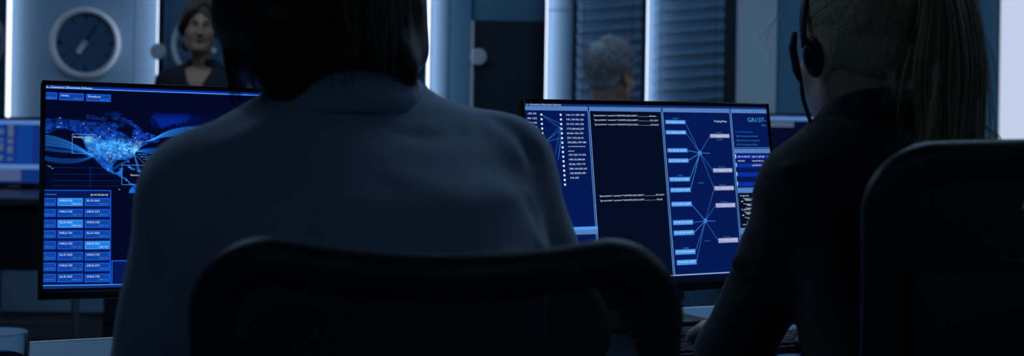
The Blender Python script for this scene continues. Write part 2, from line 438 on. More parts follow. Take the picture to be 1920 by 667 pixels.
MB().rbox((0, -0.004, 0.0), (0.052, 0.008, 0.052), 0.003, 2).build('base_plate', M_white, t)

# windows with venetian blinds
M_slat = mat('blind_slat', (0.20, 0.36, 0.54), 0.5, noise=(6, 0.06))
def blind(n, x0, x1, label):
    wd = struct(MB().box(((x0 + x1) / 2, 7.04, 1.55), (x1 - x0, 0.02, 2.1)).build('window_%d' % n, M_glassdark))
    fr = MB()
    for x in (x0 + 0.012, x1 - 0.012): fr.box((x, 7.03, 1.55), (0.024, 0.03, 2.1))
    for z in (0.52, 2.58): fr.box(((x0 + x1) / 2, 7.03, z), (x1 - x0, 0.03, 0.03))
    fr.build('window_frame', M_dark, wd)
    L_ = (x1 - x0) - 0.015
    t = thing('venetian_blind', label, 'blind', ((x0 + x1) / 2, 6.925, 0.55), R(-11))
    tilt = Matrix.Rotation(R(-5.0), 4, 'Y')
    sl = MB(); K = 6
    prof = [((k / K - 0.5) * 0.057, 0.006 * (1 - (2 * k / K - 1) ** 2)) for k in range(K + 1)]
    ca, sa = math.cos(R(60)), math.sin(R(60)); V = []
    for x in (-L_ / 2, L_ / 2):
        for off in (0, 0.0012):
            for u, h in prof: V.append((x, -(u * ca - (h + off) * sa), u * sa + (h + off) * ca))
    n_ = K + 1; Fc = []
    for k in range(K): Fc += [(k, k + 1, 2 * n_ + k + 1, 2 * n_ + k), (n_ + k, 3 * n_ + k, 3 * n_ + k + 1, n_ + k + 1)]
    Fc += [(0, 2 * n_, 3 * n_, n_), (K, n_ + K, 3 * n_ + K, 2 * n_ + K), tuple(range(n_)) + tuple(range(2 * n_ - 1, n_ - 1, -1)), tuple(range(2 * n_, 3 * n_))[::-1] + tuple(range(3 * n_, 4 * n_))]
    sl.add([tilt @ Vector(v) for v in V], Fc)
    first = sl.build('slat', M_slat, t, 'auto')
    for i in range(34):
        o = first if i == 0 else first.copy()
        if i: COL.objects.link(o); o.parent = t
        o.location = (0, 0, 0.03 + i * 0.0575)
    MB().rbox((0, 0, 0), (L_, 0.05, 0.04), 0.004, 2, M=Matrix.Translation((0, 0, 2.02)) @ tilt).build('head_rail', M_alu, t)
    for x in (-L_ / 2 + 0.04, L_ / 2 - 0.04):
        MB().box((x, 0.026, 1.0), (0.003, 0.001, 2.0)).box((x, -0.029, 1.0), (0.003, 0.001, 2.0)).build('ladder_cord', M_dark, t)
blind(1, 0.312, 0.652, 'slatted blue-grey venetian blind behind the white-haired man')
blind(2, 0.700, 1.070, 'slatted blue-grey venetian blind between an LED strip and the narrow pale panel')

# ceiling luminaires over the desk rows
def ceiling_light(x, y, lx, ly, label, m, grp):
    t = thing('ceiling_light_offscreen', label, 'ceiling light', (x, y, ZC), 0, grp)
    fr = MB(); e = 0.02
    for sx in (-1, 1): fr.box((sx * (lx / 2 + e / 2), 0, -0.03), (e, ly + 2 * e, 0.06))
    for sy in (-1, 1): fr.box((0, sy * (ly / 2 + e / 2), -0.03), (lx, e, 0.06))
    fr.build('frame', M_alu, t)
    MB().box((0, 0, -0.035), (lx, ly, 0.02)).build('diffuser_offscreen', m, t)
M_cl = emit('ceiling_diffuser', CEIL_TINT, CEIL_STRENGTH)
for y, rw in ((3.0, 'over the aisle behind the front monitors'), (5.4, 'over the far desks')):
    for x, lb in ((-1.6, 'on the clock side'), (0.9, 'in the middle'), (3.4, 'on the bright panel side')):
        ceiling_light(x, y, 1.2, 0.3, 'long ceiling light %s, %s' % (rw, lb), M_cl, 'ceiling lights')
M_cd = emit('dimmed_ceiling_diffuser', CEIL_TINT, DIMMED_STRENGTH)          # the same row of lamps behind the camera, turned down
for x, lb in ((-1.6, 'on the clock side'), (0.9, 'in the middle'), (3.4, 'on the bright panel side')):
    ceiling_light(x, -1.8, 1.2, 0.3, 'long dimmed ceiling light at the rear of the room, %s' % lb, M_cd, 'ceiling lights')

# ================================================================ desks
YAW = R(24); E_X, E_Y = math.cos(YAW), math.sin(YAW)
OW = (0.51, 1.81)                       # the seated woman's place; the row's own frame starts there
def row(x, y): return (OW[0] + x * E_X - y * E_Y, OW[1] + x * E_Y + y * E_X)
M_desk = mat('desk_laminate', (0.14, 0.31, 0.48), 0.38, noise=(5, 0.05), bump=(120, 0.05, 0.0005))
M_trim = mat('desk_edge_trim', (0.80, 0.83, 0.88), 0.45, noise=(30, 0.04))
t = thing('long_desk', 'long pale grey desk under the two front monitors', 'desk', (*OW, 0), YAW)
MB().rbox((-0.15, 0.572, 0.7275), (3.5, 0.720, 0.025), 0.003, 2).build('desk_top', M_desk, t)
MB().box((-0.15, 0.936, 0.7275), (3.5, 0.006, 0.022)).build('back_edge_gap', M_black, t)
MB().rbox((-0.15, 0.945, 0.7272), (3.5, 0.012, 0.0255), 0.002, 2).build('back_edge_trim', M_trim, t)
for x in (-1.75, 1.45):
    MB().rbox((x, 0.30, 0.357), (0.06, 0.05, 0.715), 0.006, 2).build('leg', M_alu, t)
    MB().rbox((x, 0.86, 0.357), (0.06, 0.05, 0.715), 0.006, 2).build('leg', M_alu, t)
    MB().rbox((x, 0.58, 0.66), (0.05, 0.52, 0.05), 0.006, 2).build('side_rail', M_alu, t)

def back_desk(x0, x1, y0, y1, label, panel_z=0.44, slant=True, rz=0):
    cx, cy = (x0 + x1) / 2, (y0 + y1) / 2
    t = thing('office_desk', label, 'desk', (cx, cy, 0), rz); wx, wy = x1 - x0, y1 - y0
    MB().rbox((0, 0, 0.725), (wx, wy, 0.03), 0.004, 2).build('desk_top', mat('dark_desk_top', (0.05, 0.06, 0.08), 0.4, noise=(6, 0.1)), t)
    MB().rbox((-0.03, -wy / 2 + 0.06, (0.71 + panel_z) / 2), (wx - 0.14, 0.02, 0.71 - panel_z), 0.008, 2).build('modesty_panel', M_dark, t)
    for sx in (-1, 1):
        for sy in (-1, 1):
            MB().tube([(sx * (wx / 2 - 0.06), sy * (wy / 2 - 0.08), 0.71), (sx * (wx / 2 - 0.005), sy * (wy / 2 - 0.03), 0.0)], [0.018, 0.014], 10).build('leg', M_alu, t, True)
back_desk(-3.55, -1.74, 5.55, 6.25, 'dark office desk with a modesty panel under the far monitor')
back_desk(0.10, 2.35, 5.85, 6.55, 'dark office desk in front of the white-haired man')
t = thing('pedestal_cabinet', 'low dark pedestal cabinet beside the far desk', 'cabinet', (-1.43, 5.9, 0))
MB().rbox((0, 0, 0.30), (0.48, 0.5, 0.56), 0.006, 2).build('body', M_dark, t)
for k in range(3):
    d = MB().rbox((0, -0.256, 0.13 + 0.18 * k), (0.46, 0.014, 0.170), 0.003, 2).build('drawer', M_dark, t)
    MB().rbox((0, -0.268, 0.18 + 0.18 * k), (0.14, 0.012, 0.012), 0.003, 2).build('handle', M_black, d)
MB().box((0, 0, 0.01), (0.42, 0.44, 0.02)).build('plinth', M_black, t)

# ================================================================ monitors
def P_(n, c): return emit('screen_' + n, c, 1.0)
PAL = [P_('navy', (0.0004, 0.0018, 0.018)), P_('panel', (0.0008, 0.0085, 0.085)), P_('button', (0.004, 0.055, 0.36)), P_('border', (0.008, 0.125, 0.85)),
       P_('line', (0.07, 0.34, 0.95)), P_('white', (0.66, 0.80, 1.0)), P_('dim', (0.035, 0.20, 0.62)), P_('header', (0.085, 0.20, 0.50)),
       P_('highlight', (0.010, 0.21, 0.80)), P_('black', (0.0006, 0.0032, 0.016)), P_('pink', (0.34, 0.36, 0.58)), P_('title', (0.003, 0.026, 0.36)), P_('sky', (0.06, 0.30, 0.80)), P_('faint', (0.004, 0.05, 0.28)), P_('grey', (0.10, 0.14, 0.22)), P_('pale', (0.24, 0.38, 0.74)), P_('bar', (0.004, 0.026, 0.17))]
NAVY, PANEL, BTN, BORD, LINE, WHITE, DIM, HEAD, HIGH, BLK, PINK, TITLE, SKY, FAINT, GREY, PALE, BAR = range(17)
class Monitor:
    def __init__(s, pose, W, H, label, group, desk_z=0.74, bez=(0.006, 0.008, 0.017)):
        X, Y, Z, yaw, tilt, roll = pose; s.W, s.H = W, H
        s.M = Matrix.Translation((X, Y, Z)) @ Matrix.Rotation(yaw, 4, 'Z') @ Matrix.Rotation(tilt, 4, 'X') @ Matrix.Rotation(roll, 4, 'Y')
        bc = s.M @ Vector((W / 2, 0.10, 0)); s.t = thing('computer_monitor', label, 'monitor', (bc.x, bc.y, desk_z), yaw, group)
        Ri = (Matrix.Translation((bc.x, bc.y, desk_z)) @ Matrix.Rotation(yaw, 4, 'Z')).inverted()
        s.L = Ri @ s.M; s.Minv = s.M.inverted(); s.bez = bez
        bl, bt, bb = bez; s.u0, s.u1, s.v0, s.v1 = bl, W - bl, bb, H - bt
        MB().rbox((W / 2, 0.015, H / 2), (W, 0.018, H), 0.003, 2, M=s.L).rbox((W / 2, 0.032, H * 0.45), (W * 0.6, 0.03, H * 0.6), 0.012, 3, M=s.L).build('housing', M_black, s.t, 'auto')
        fr = MB(); d = 0.010
        fr.rbox((bl / 2, d / 2, H / 2), (bl, d, H), 0.0015, 2, M=s.L).rbox((W - bl / 2, d / 2, H / 2), (bl, d, H), 0.0015, 2, M=s.L)
        fr.rbox((W / 2, d / 2, H - bt / 2), (W - 2 * bl, d, bt), 0.0015, 2, M=s.L)
        fr.build('bezel', M_blackgl, s.t, 'auto')
        MB().rbox((W / 2, d / 2 - 0.001, bb / 2), (W, d, bb), 0.002, 2, M=s.L).build('chin', M_blackgl, s.t, 'auto')
        s.screen = MB().add([s.L @ Vector((u, 0.004, v)) for u, v in ((s.u0, s.v0), (s.u1, s.v0), (s.u1, s.v1), (s.u0, s.v1))], [(0, 1, 2, 3)]).build('screen', PAL[NAVY], s.t)
        # stand: neck from the back of the housing down to a flat foot
        top = s.L @ Vector((W / 2, 0.045, H * 0.42))
        MB().rbox((0, top.y * 0.5 + 0.02, top.z / 2), (0.055, 0.022, top.z), 0.006, 2).rbox((0, top.y * 0.5 + 0.005, top.z), (0.07, abs(top.y) + 0.04, 0.05), 0.008, 2).build('stand_neck', M_black, s.t, 'auto')
        MB().rbox((0, 0.0, 0.006), (0.23, 0.17, 0.012), 0.004, 2).build('stand_base', M_black, s.t, 'auto')
    def S(s, px, py):
        r = ray(px, py); o = s.Minv @ Vector((0, 0, CAM_H)); d = s.Minv.to_3x3() @ Vector(r)
        k = (0.004 - o.y) / d.y; p = o + d * k; return p.x, p.z
    def at(s, u, v, layer): return s.L @ Vector((u, 0.004 - 0.0004 * layer, v))
    def rect_uv(s, mb, u0, v0, u1, v1, c, layer=1):
        u0, u1 = sorted((u0, u1)); v0, v1 = sorted((v0, v1))
        u0 = max(u0, s.u0); u1 = min(u1, s.u1); v0 = max(v0, s.v0); v1 = min(v1, s.v1)
        if u1 <= u0 or v1 <= v0: return
        mb.quad(s.at(u0, v0, layer), s.at(u1, v0, layer), s.at(u1, v1, layer), s.at(u0, v1, layer), c)
    def rect(s, mb, x0, y0, x1, y1, c, layer=1):
        a = s.S(x0, y0); b = s.S(x1, y1); s.rect_uv(mb, a[0], a[1], b[0], b[1], c, layer)
    def frame(s, mb, x0, y0, x1, y1, c, wd=0.0010, layer=2):
        (a, b), (e, f) = s.S(x0, y0), s.S(x1, y1)
        a, e = sorted((a, e)); f, b = sorted((f, b))
        s.rect_uv(mb, a, b - wd, e, b, c, layer); s.rect_uv(mb, a, f, e, f + wd, c, layer)
        if a > s.u0: s.rect_uv(mb, a, f, a + wd, b, c, layer)
        if e < s.u1: s.rect_uv(mb, e - wd, f, e, b, c, layer)
    def line(s, mb, p, q, c, wd=0.0008, layer=2):
        a = Vector(s.S(*p)); b = Vector(s.S(*q)); d = (b - a).normalized(); n = Vector((-d.y, d.x)) * wd / 2
        cl = lambda w_: (min(max(w_.x, s.u0), s.u1), min(max(w_.y, s.v0), s.v1))
        mb.quad(*[s.at(*cl(k), layer) for k in (a - n, b - n, b + n, a + n)], c)
    def text(s, mb, t, x0, x1, y, cap, c, layer=3, clip=True):
        """lettering from x0 to x1 centred on height y, capitals cap pixels tall"""
        V, Fc, wd = text_mesh(t)
        if not V: return
        a = s.S(x0, y); b = s.S(x1, y); up = s.S(x0, y - cap / 2); dn = s.S(x0, y + cap / 2)
        sx = (b[0] - a[0]) / wd; h = (up[1] - dn[1]) / 0.70; v0 = dn[1]
        sc_ = [(a[0] + x * sx, v0 + yy * h) for x, yy in V]
        keep = [f for f in Fc if all(s.u0 <= sc_[i][0] <= s.u1 for i in f)]
        mb.add([s.at(u, v, layer) for u, v in sc_], keep, c)
    def finish(s, name, mb):
        if not mb.f: return
        o = mb.build(name, PAL, s.screen); o['kind'] = 'stuff'; return o

G_FRONT = 'front desk monitors'
m1 = Monitor((-0.73483, 2.14769, 0.82628, 0.44490, -0.16556, 0.01842), 0.545, 0.35, 'black computer monitor showing a glowing blue map of North America', G_FRONT)
g = MB(); tx = MB()
a = m1.S(86, 156); b = m1.S(86, 163.5); c = m1.S(86, 165.2)
m1.rect_uv(g, 0, b[1], 1, 1, TITLE); m1.rect_uv(g, 0, c[1], 1, b[1], LINE, 2)
m1.text(tx, 'd - Connection Observation Software', 86.6, 172.5, 162.3, 3.9, WHITE)
def button(m, g, tx, x0, y0, x1, y1, t1, t2, hi=False, cut=False):
    m.rect(g, x0, y0, x1, y1, HIGH if hi else BTN, 1); m.frame(g, x0, y0, x1, y1, LINE if hi else BORD, 0.0011, 2)
    if t1: m.text(tx, t1, x0 + 3, x0 + 3 + 3.05 * len(t1), y0 + 4.6, 3.6, WHITE)
    if t2: m.text(tx, t2, x1 - 21.5, x1 - 4, y1 - 4.0, 2.9, SKY if not hi else WHITE)
button(m1, g, tx, 80, 172.6, 107, 186.6, '', '1190-110'); button(m1, g, tx, 111, 174, 157, 189, 'Units', '1190-110'); button(m1, g, tx, 161.5, 176, 207.5, 191, 'Database', '1190-110')
# lower left list
m1.rect(g, 78, 356.5, 207.5, 533.5, PANEL, 0.5)
m1.line(g, (82, 356.5), (207.5, 356.9), BORD, 0.0011); m1.line(g, (207.5, 356.9), (206.5, 533.5), BORD, 0.0011)
m1.text(tx, 's Control', 83.5, 104.5, 364, 3.0, LINE); m1.text(tx, '20.44 03/26/18', 169, 202, 365, 3.4, WHITE)
rows = [(371.2, 386), (391.8, 406), (412, 426.5), (432, 446), (452, 466.6), (472.8, 487.2), (493, 507.4), (513.8, 528)]
names = [('WR/S-735', 'SL/S-365'), ('WR/S-735', 'AR/S-551'), ('SL/S-365', 'WR/S-735'), ('WR/S-735', 'SL/S-365'), ('WR/S-735', 'AR/S-551'), ('SL/S-365', 'WR/S-735'), ('WR/S-735', 'AR/S-551'), ('SL/S-365', 'WR/S-735')]
for i, (ya, yb) in enumerate(rows):
    button(m1, g, tx, 76, ya, 104.2, yb, '', '1190-110')
    button(m1, g, tx, 108, ya, 155, yb, names[i][0], '1190-110', i in (0, 2)); button(m1, g, tx, 159, ya, 205.3, yb, names[i][1], '1190-110', i == 4)
m1.line(g, (60, 535.6), (700, 526.2), LINE, 0.0014); m1.rect(g, 80, 537, 720, 545, BAR, 0.5)
m1.frame(g, 209, 488, 330, 531, BORD, 0.0014); m1.rect(g, 209, 488, 330, 531, PANEL, 1)
for (x, y0, y1) in ((169, 312, 352),): m1.line(g, (x, y0), (x, y1), FAINT, 0.0004, 1)
for y in (314, 326, 338, 348): m1.line(g, (100, y), (225, y + 1), FAINT, 0.0003, 1)
m1.frame(g, 135, 251, 180.5, 288.5, LINE, 0.0007, 4); m1.frame(g, 228, 309, 290, 347, LINE, 0.0007, 4)
m1.text(tx, 'Sector p1/c', 137, 172, 256.5, 3.2, WHITE, 4); m1.text(tx, 'Sector', 244, 263, 328, 3.4, WHITE, 4)
m1.text(tx, 'RM-701/1', 257.5, 275, 289.5, 2.6, SKY, 4); m1.text(tx, 'RM-607/6', 262.5, 280, 294, 2.6, SKY, 4); m1.text(tx, '1-0001', 267.5, 280.5, 298.5, 2.6, SKY, 4)
m1.finish('screen_buttons', g); m1.finish('screen_text', tx)
# the map: one fine sheet of coloured points on the screen
def inside(poly, x, y):
    r = np.zeros(x.shape, bool); n = len(poly)
    for i in range(n):
        x1, y1 = poly[i]; x2, y2 = poly[(i + 1) % n]
        if y1 == y2: continue
        k = ((y1 > y) != (y2 > y)) & (x < (x2 - x1) * (y - y1) / (y2 - y1) + x1); r ^= k
    return r
gx, gy = np.meshgrid(np.arange(84, 420, 1.1), np.arange(200, 362, 1.1)); CC = np.zeros(gx.shape + (3,))
rg = np.random.default_rng(3)
def fbm(x, y, f, seed):
    q = np.random.default_rng(seed); d = 0
    for o_ in range(4):
        g_ = q.uniform(-1, 1, (256, 256)); u = x * f * 0.5 * 2 ** o_; v = y * f * 0.5 * 2 ** o_
        i = np.floor(u).astype(int); j = np.floor(v).astype(int); a_ = u - i; b_ = v - j; a_ = a_ * a_ * (3 - 2 * a_); b_ = b_ * b_ * (3 - 2 * b_)
        s_a = g_[i % 256, j % 256] * (1 - a_) + g_[(i + 1) % 256, j % 256] * a_; s_b = g_[i % 256, (j + 1) % 256] * (1 - a_) + g_[(i + 1) % 256, (j + 1) % 256] * a_
        d = d + (s_a * (1 - b_) + s_b * b_) / 1.7 ** o_
    return d
wx = gx + 1.6 * fbm(gx, gy, 0.25, 1); wy = gy + 1.6 * fbm(gx, gy, 0.25, 2)
NA = [(80, 221), (111, 222), (138, 224), (156, 226), (168, 228), (182, 229), (196, 229), (212, 229), (226, 232), (236, 234), (232, 238), (222, 239), (217, 242), (222, 247), (233, 251), (240, 256), (245, 261), (248, 256), (249, 249), (252, 244), (258, 240), (268, 246), (280, 251), (290, 254), (297, 262), (297, 268), (286, 267), (280, 268), (271, 271), (262, 278), (257, 284), (252, 292), (249, 296), (241, 298), (243, 306), (239, 306), (236, 300), (226, 299), (216, 302), (211, 309), (210, 318), (216, 324), (222, 322), (225, 316), (231, 315), (229, 322), (228, 329), (235, 334), (239, 340), (249, 344), (254, 346), (252, 349), (243, 345), (232, 336), (222, 329), (210, 325), (200, 321), (193, 313), (186, 306), (176, 297), (168, 290), (162, 282), (158, 272), (157, 264), (149, 256), (141, 248), (131, 243), (119, 240), (109, 243), (98, 248), (80, 252)]
SA = [(254, 346), (262, 342), (272, 344), (285, 352), (296, 362), (240, 362), (244, 352)]
CUBA = [(236, 312), (245, 311), (254, 316), (250, 318), (241, 315)]; HISP = [(256, 320), (266, 319), (266, 323), (257, 323)]
ISL = [[(160, 216), (172, 215), (186, 219), (196, 218), (205, 222), (196, 227), (176, 226), (164, 223)], [(203, 216), (216, 214), (228, 219), (240, 224), (252, 231), (262, 237), (270, 243), (258, 240), (244, 235), (230, 229), (214, 224)], [(192, 213), (210, 210), (232, 212), (222, 216), (204, 215)]]
GRN = [(288, 216), (300, 211), (330, 212), (352, 213), (358, 218), (350, 226), (340, 232), (325, 233), (310, 238), (303, 243), (298, 238), (293, 228)]
land = inside(NA, wx, wy) | inside(SA, wx, wy) | inside(CUBA, wx, wy) | inside(HISP, wx, wy)
for p in ISL: land |= inside(p, wx, wy)
grn = inside(GRN, wx + 2.5 * fbm(gx, gy, 0.5, 7), wy + 2.5 * fbm(gx, gy, 0.5, 8))
base = np.array([0.003, 0.036, 0.30]); tone = np.clip(0.85 + 0.9 * fbm(gx, gy, 0.45, 5), 0.2, 1.9)
north = np.clip((gy - 205) / 40, 0.25, 1)
CC += (land * tone * north)[..., None] * base
us = np.exp(-(((gx - 210) / 46) ** 2 + ((gy - 280) / 19) ** 2) ** 2); CC += (land * us * (0.35 + 0.65 * tone))[..., None] * np.array([0.02, 0.20, 0.50])
CC += (land * np.exp(-(((gx - 166) / 9) ** 2 + ((gy - 262) / 6) ** 2)))[..., None] * np.array([0.15, 0.50, 0.60])
CC += (land * np.exp(-(((gx - 254) / 7) ** 2 + ((gy - 281) / 8) ** 2)))[..., None] * np.array([0.15, 0.45, 0.5])
CC += (land * np.clip((gy - 300) / 20, 0, 1))[..., None] * np.array([0.005, 0.10, 0.35])
CC += (grn * np.clip((gy - 208) / 22, 0, 1))[..., None] * np.array([0.0004, 0.010, 0.17])
sky_glow = np.exp(-(((gx - 315) / 55) ** 2 + ((gy - 224) / 11) ** 2)) * (~land) * np.clip((gy - 206) / 10, 0, 1); CC += (sky_glow * (gx > 283))[..., None] * np.array([0.0, 0.006, 0.10])
def curve_add(pts, col, wd):
    pts = np.array(pts, float); t = np.linspace(0, 1, 22)
    if len(pts) == 3: Bz = ((1 - t) ** 2)[:, None] * pts[0] + (2 * t * (1 - t))[:, None] * pts[1] + (t ** 2)[:, None] * pts[2]
    else: Bz = ((1 - t) ** 3)[:, None] * pts[0] + (3 * t * (1 - t) ** 2)[:, None] * pts[1] + (3 * t ** 2 * (1 - t))[:, None] * pts[2] + (t ** 3)[:, None] * pts[3]
    best = np.full(gx.shape, 1e9)
    for p, q in zip(Bz[:-1], Bz[1:]):
        d = q - p; L2 = d @ d + 1e-9; k = np.clip(((gx - p[0]) * d[0] + (gy - p[1]) * d[1]) / L2, 0, 1)
        best = np.minimum(best, (gx - p[0] - k * d[0]) ** 2 + (gy - p[1] - k * d[1]) ** 2)
    global CC
    CC += np.exp(-best / wd ** 2)[..., None] * np.array(col)
BLU = (0.003, 0.055, 0.27); PAL_ = (0.015, 0.14, 0.42)
for i in range(15):
    o_ = i / 14; curve_add([(80, 253 + 21 * o_), (128, 256 + 18 * o_), (172 + rg.uniform(-4, 8), 293 + rg.uniform(-2, 2))], BLU if i % 3 else PAL_, 0.6)
for k in range(3): curve_add([(80, 276 + 2.5 * k), (110, 281 + 2 * k), (140, 284 + k)], BLU, 0.7)
for k in range(4): curve_add([(80, 292 + 2 * k), (112, 301 + 2.5 * k), (152, 299 + 3 * k), (172, 294)], BLU, 0.7)
for i in range(15):
    o_ = i / 14; curve_add([(272 + 18 * o_, 266 - 4 * o_), (300 + 8 * o_, 246 - 4 * o_ + 10 * (1 - o_)), (345, 233 + 14 * (1 - o_)), (400, 238 + 24 * (1 - o_))], BLU if i % 3 else PAL_, 0.6)
for k in range(5): curve_add([(256, 283), (285, 276 + 3 * k), (330, 279 + 4 * k)], BLU, 1.3)
for e in ((274, 310), (262, 321), (258, 322), (264, 330)): curve_add([(251, 288), ((251 + e[0]) / 2 + 1, (288 + e[1]) / 2), e], PAL_, 0.6)
for k in range(3): curve_add([(240, 300 + k), (226, 306 + k), (212, 315 + 2 * k)], BLU, 0.6)
for k in range(12): curve_add([(160 + rg.uniform(0, 20), 262 + rg.uniform(0, 22)), (190 + rg.uniform(-10, 10), 252 + rg.uniform(0, 30)), (250 + rg.uniform(-20, 4), 282 + rg.uniform(-16, 6))], (0.01, 0.09, 0.22), 0.6)
nd = 0
while nd < 260:
    x, y = rg.normal(228, 32), rg.normal(279, 14)
    if nd % 6 == 0: x, y = rg.uniform(90, 290), rg.uniform(232, 345)
    j = int(round((x - 84) / 1.1)); i = int(round((y - 200) / 1.1))
    if 1 <= i < gx.shape[0] - 1 and 1 <= j < gx.shape[1] - 1 and land[i, j]:
        s = rg.uniform(0.3, 1.0); CC[i, j] += s * np.array([0.35, 0.6, 0.75])
        if s > 0.75: CC[i - 1:i + 2, j - 1:j + 2] += 0.2 * s * np.array([0.3, 0.6, 0.8])
    nd += 1
for x, y, s in ((111, 221, 1), (113.5, 231, 1), (110, 237, 1), (107, 239, .8), (89, 311, .5), (93, 312.5, .7), (97, 315, .7), (223, 355, .6)):
    j = int(round((x - 84) / 1.1)); i = int(round((y - 200) / 1.1)); CC[i, j:j + 3] += s * np.array([0.3, 0.6, 0.8])
CC = np.clip(CC, 0, 1.0) + np.array([0.0004, 0.0018, 0.018])
uv = np.array([m1.S(x, y) for x, y in zip(gx.ravel(), gy.ravel())]); ny, nx = gx.shape
V = np.array([m1.at(min(max(u, m1.u0), m1.u1), v, 0.3) for u, v in uv]); I = np.arange(ny * nx).reshape(ny, nx)
me = mesh_np(V, np.stack([I[:-1, :-1], I[1:, :-1], I[1:, 1:], I[:-1, 1:]], -1).reshape(-1, 4))
ca = me.color_attributes.new('Col', 'FLOAT_COLOR', 'POINT'); ca.data.foreach_set('color', np.concatenate([CC.reshape(-1, 3), np.ones((ny * nx, 1))], 1).astype(np.float32).ravel())
link('screen_map', me, emit_attr('screen_map', 1.0), m1.screen)

m2 = Monitor((0.04312, 2.34924, 0.80879, 0.49288, -0.15682, -0.00063), 0.545, 0.35, 'black computer monitor showing columns of addresses and a blue network diagram', G_FRONT)
g = MB(); tx = MB()
UV = m2.S
ub = [UV(982, 205)[0], UV(1104, 205)[0], UV(1241.3, 205)[0], UV(1369.3, 205)[0], 1]          # column borders
vt = UV(1104, 200)[1]; vh = UV(1104, 208)[1]; vb = UV(1280, 514)[1]
m2.rect_uv(g, 0, vt, 1, 1, BAR); m2.text(tx, 'd - Connection Observation Software', 986, 1051.5, 195.6, 3.0, WHITE)
for i in range(4):
    gap = 0.0022 if i < 3 else 0
    m2.rect_uv(g, ub[i], vh, ub[i + 1] - gap, vt, HEAD, 1)
    m2.rect_uv(g, ub[i], vb, ub[i + 1] - gap, vh, (PANEL, BLK, PANEL, PANEL)[i], 1)
    if i < 3:
        m2.rect_uv(g, ub[i + 1] - 0.0034, vb, ub[i + 1] - 0.0022, vh, LINE, 2); m2.rect_uv(g, ub[i + 1] - 0.0002, vb, ub[i + 1] + 0.0010, vh, PALE, 2)
m2.rect_uv(g, 0, vb - 0.0022, 1, vb, PALE, 1); m2.rect_uv(g, 0, vb - 0.012, 1, vb - 0.0022, BLK, 1)
m2.text(tx, 's Scanning...', 986, 1007, 203.8, 3.0, SKY); m2.text(tx, 'Geolocation', 1111, 1132, 204.6, 2.8, SKY); m2.text(tx, 'RTMC Active tracking...', 1246, 1282, 207.5, 2.8, SKY); m2.text(tx, 'Search object', 1373, 1402, 209, 2.8, SKY)
# first column: addresses and points
ips = ['146.111.187.199', '141.159.96.123', '19.131.193.192', '173.246.66.237', '66.66.156.123', '241.152.63.41', '236.202.109.186', '**************', '*****', '167.159.19.192', '190.16.250.66', '36.66.149.110', '246.164.201.63', '103.35.84.109', '176.129']
iy = [215.2, 223.9, 232.5, 241.2, 249.6, 258.3, 266.7, 275.4, 284, 290.2, 298.9, 307.5, 316.2, 324.6, 333.3]
for t, y in zip(ips, iy):
    x = 1059.7 + (y - 215.2) * 0.0695; m2.text(tx, t, x, x + 2.35 * len(t), y, 3.3, WHITE)
for k in range(16):
    y = 215.2 + 8.72 * k; x = 1050.6 + (y - 215.2) * 0.0625
    m2.rect(tx, x - 1.9, y - 1.8, x + 1.9, y + 1.8, WHITE, 3)
    if k < 9: m2.rect(tx, x - 38.1, y - 2.2, x - 34.4, y + 1.4, WHITE, 3)
for t, x, y in (('.187.199', 987.5, 212.8), ('.96.123', 987, 221.5), ('193.192', 988.5, 230), ('.66.237', 989, 238.7), ('93.103', 990, 247)): m2.text(tx, t, x, 1007 + (y - 212.8) * 0.07 - 2, y, 3.3, WHITE)
for p, q in (((1014, 214.7), (1051, 232.5)), ((1014, 214.7), (1051, 241)), ((1020, 268), (1051, 237)), ((1022, 266), (1052, 243)), ((1022, 266), (1053, 258)), ((1041, 290), (1050.5, 236)), ((1046, 300), (1052, 244)), ((1046, 300), (1053, 258))): m2.line(g, p, q, DIM, 0.0006)
m2.rect(g, 985, 430.5, 1119.5, 438.5, HEAD, 3); m2.rect(g, 985, 428.5, 1120.5, 430, LINE, 3)
# second column: position lines
def geo(x0, x1, y, n, tail): m2.text(tx, '"geo.position" content="%s"........................%s' % (n, tail), x0, x1, y, 2.9, WHITE)
geo(1112, 1230.5, 216.2, '33.819901;80.214847', 'Search...'); geo(1113, 1233.5, 224.6, '13.819901;80.214847', '331.2217'); geo(1114, 1234, 233, '33.815791;29.211044', '136.2312')
geo(1123, 1245, 367.3, '13.819901;80.214847', '331.2217'); geo(1124, 1241.5, 376, '33.815791;29.211074', '136.23')
# third column: the network
LB = [(1246.5, 225, 1284), (1247.5, 244.3, 1285.4), (1250.6, 278, 1288), (1252, 297.2, 1290), (1254.2, 332.2, 1292.6), (1255.8, 352.2, 1294), (1258, 378.6, 1296), (1261, 413, 1298.6), (1262.2, 432.3, 1300.5), (1265, 468.2, 1303), (1268, 487.6, 1305)]
RB = [(1330.5, 251.2, 1366.5), (1336, 315.6, 1372), (1338.5, 349, 1375), (1341, 381, 1377.6), (1346, 446.6, 1383)]
H1, H2 = (1311.8, 286.7), (1322, 413.8)
for i, (x0, y0, x1) in enumerate(LB):
    m2.rect(g, x0, y0, x1 + 0.6, y0 + 7.6, SKY, 3); m2.text(tx, '315.102.202.10:60%02d' % (i * 7 % 90 + 1), x0 + 2, x1 - 2, y0 + 3.9, 3.6, WHITE, 4)
    h = H1 if i < 6 else H2
    m2.line(g, (x1, y0 + 4), h, LINE if i in (2, 3, 4, 5, 6, 8) else DIM, 0.0008)
for i, (x0, y0, x1) in enumerate(RB):
    m2.rect(g, x0, y0, x1 + 0.6, y0 + 7.2, PINK, 3); m2.text(tx, '**.**.202.10:**01', x0 + 2, x1 - 2, y0 + 3.8, 3.6, WHITE, 4)
    m2.text(tx, 'Monitoring...', x0 + 10, x0 + 23, y0 - 3, 2.2, DIM, 3)
    m2.line(g, (x0, y0 + 4), H1 if i < 3 else H2, DIM, 0.0007)
m2.line(g, (RB[2][0], RB[2][1] + 4), H2, DIM, 0.0007)
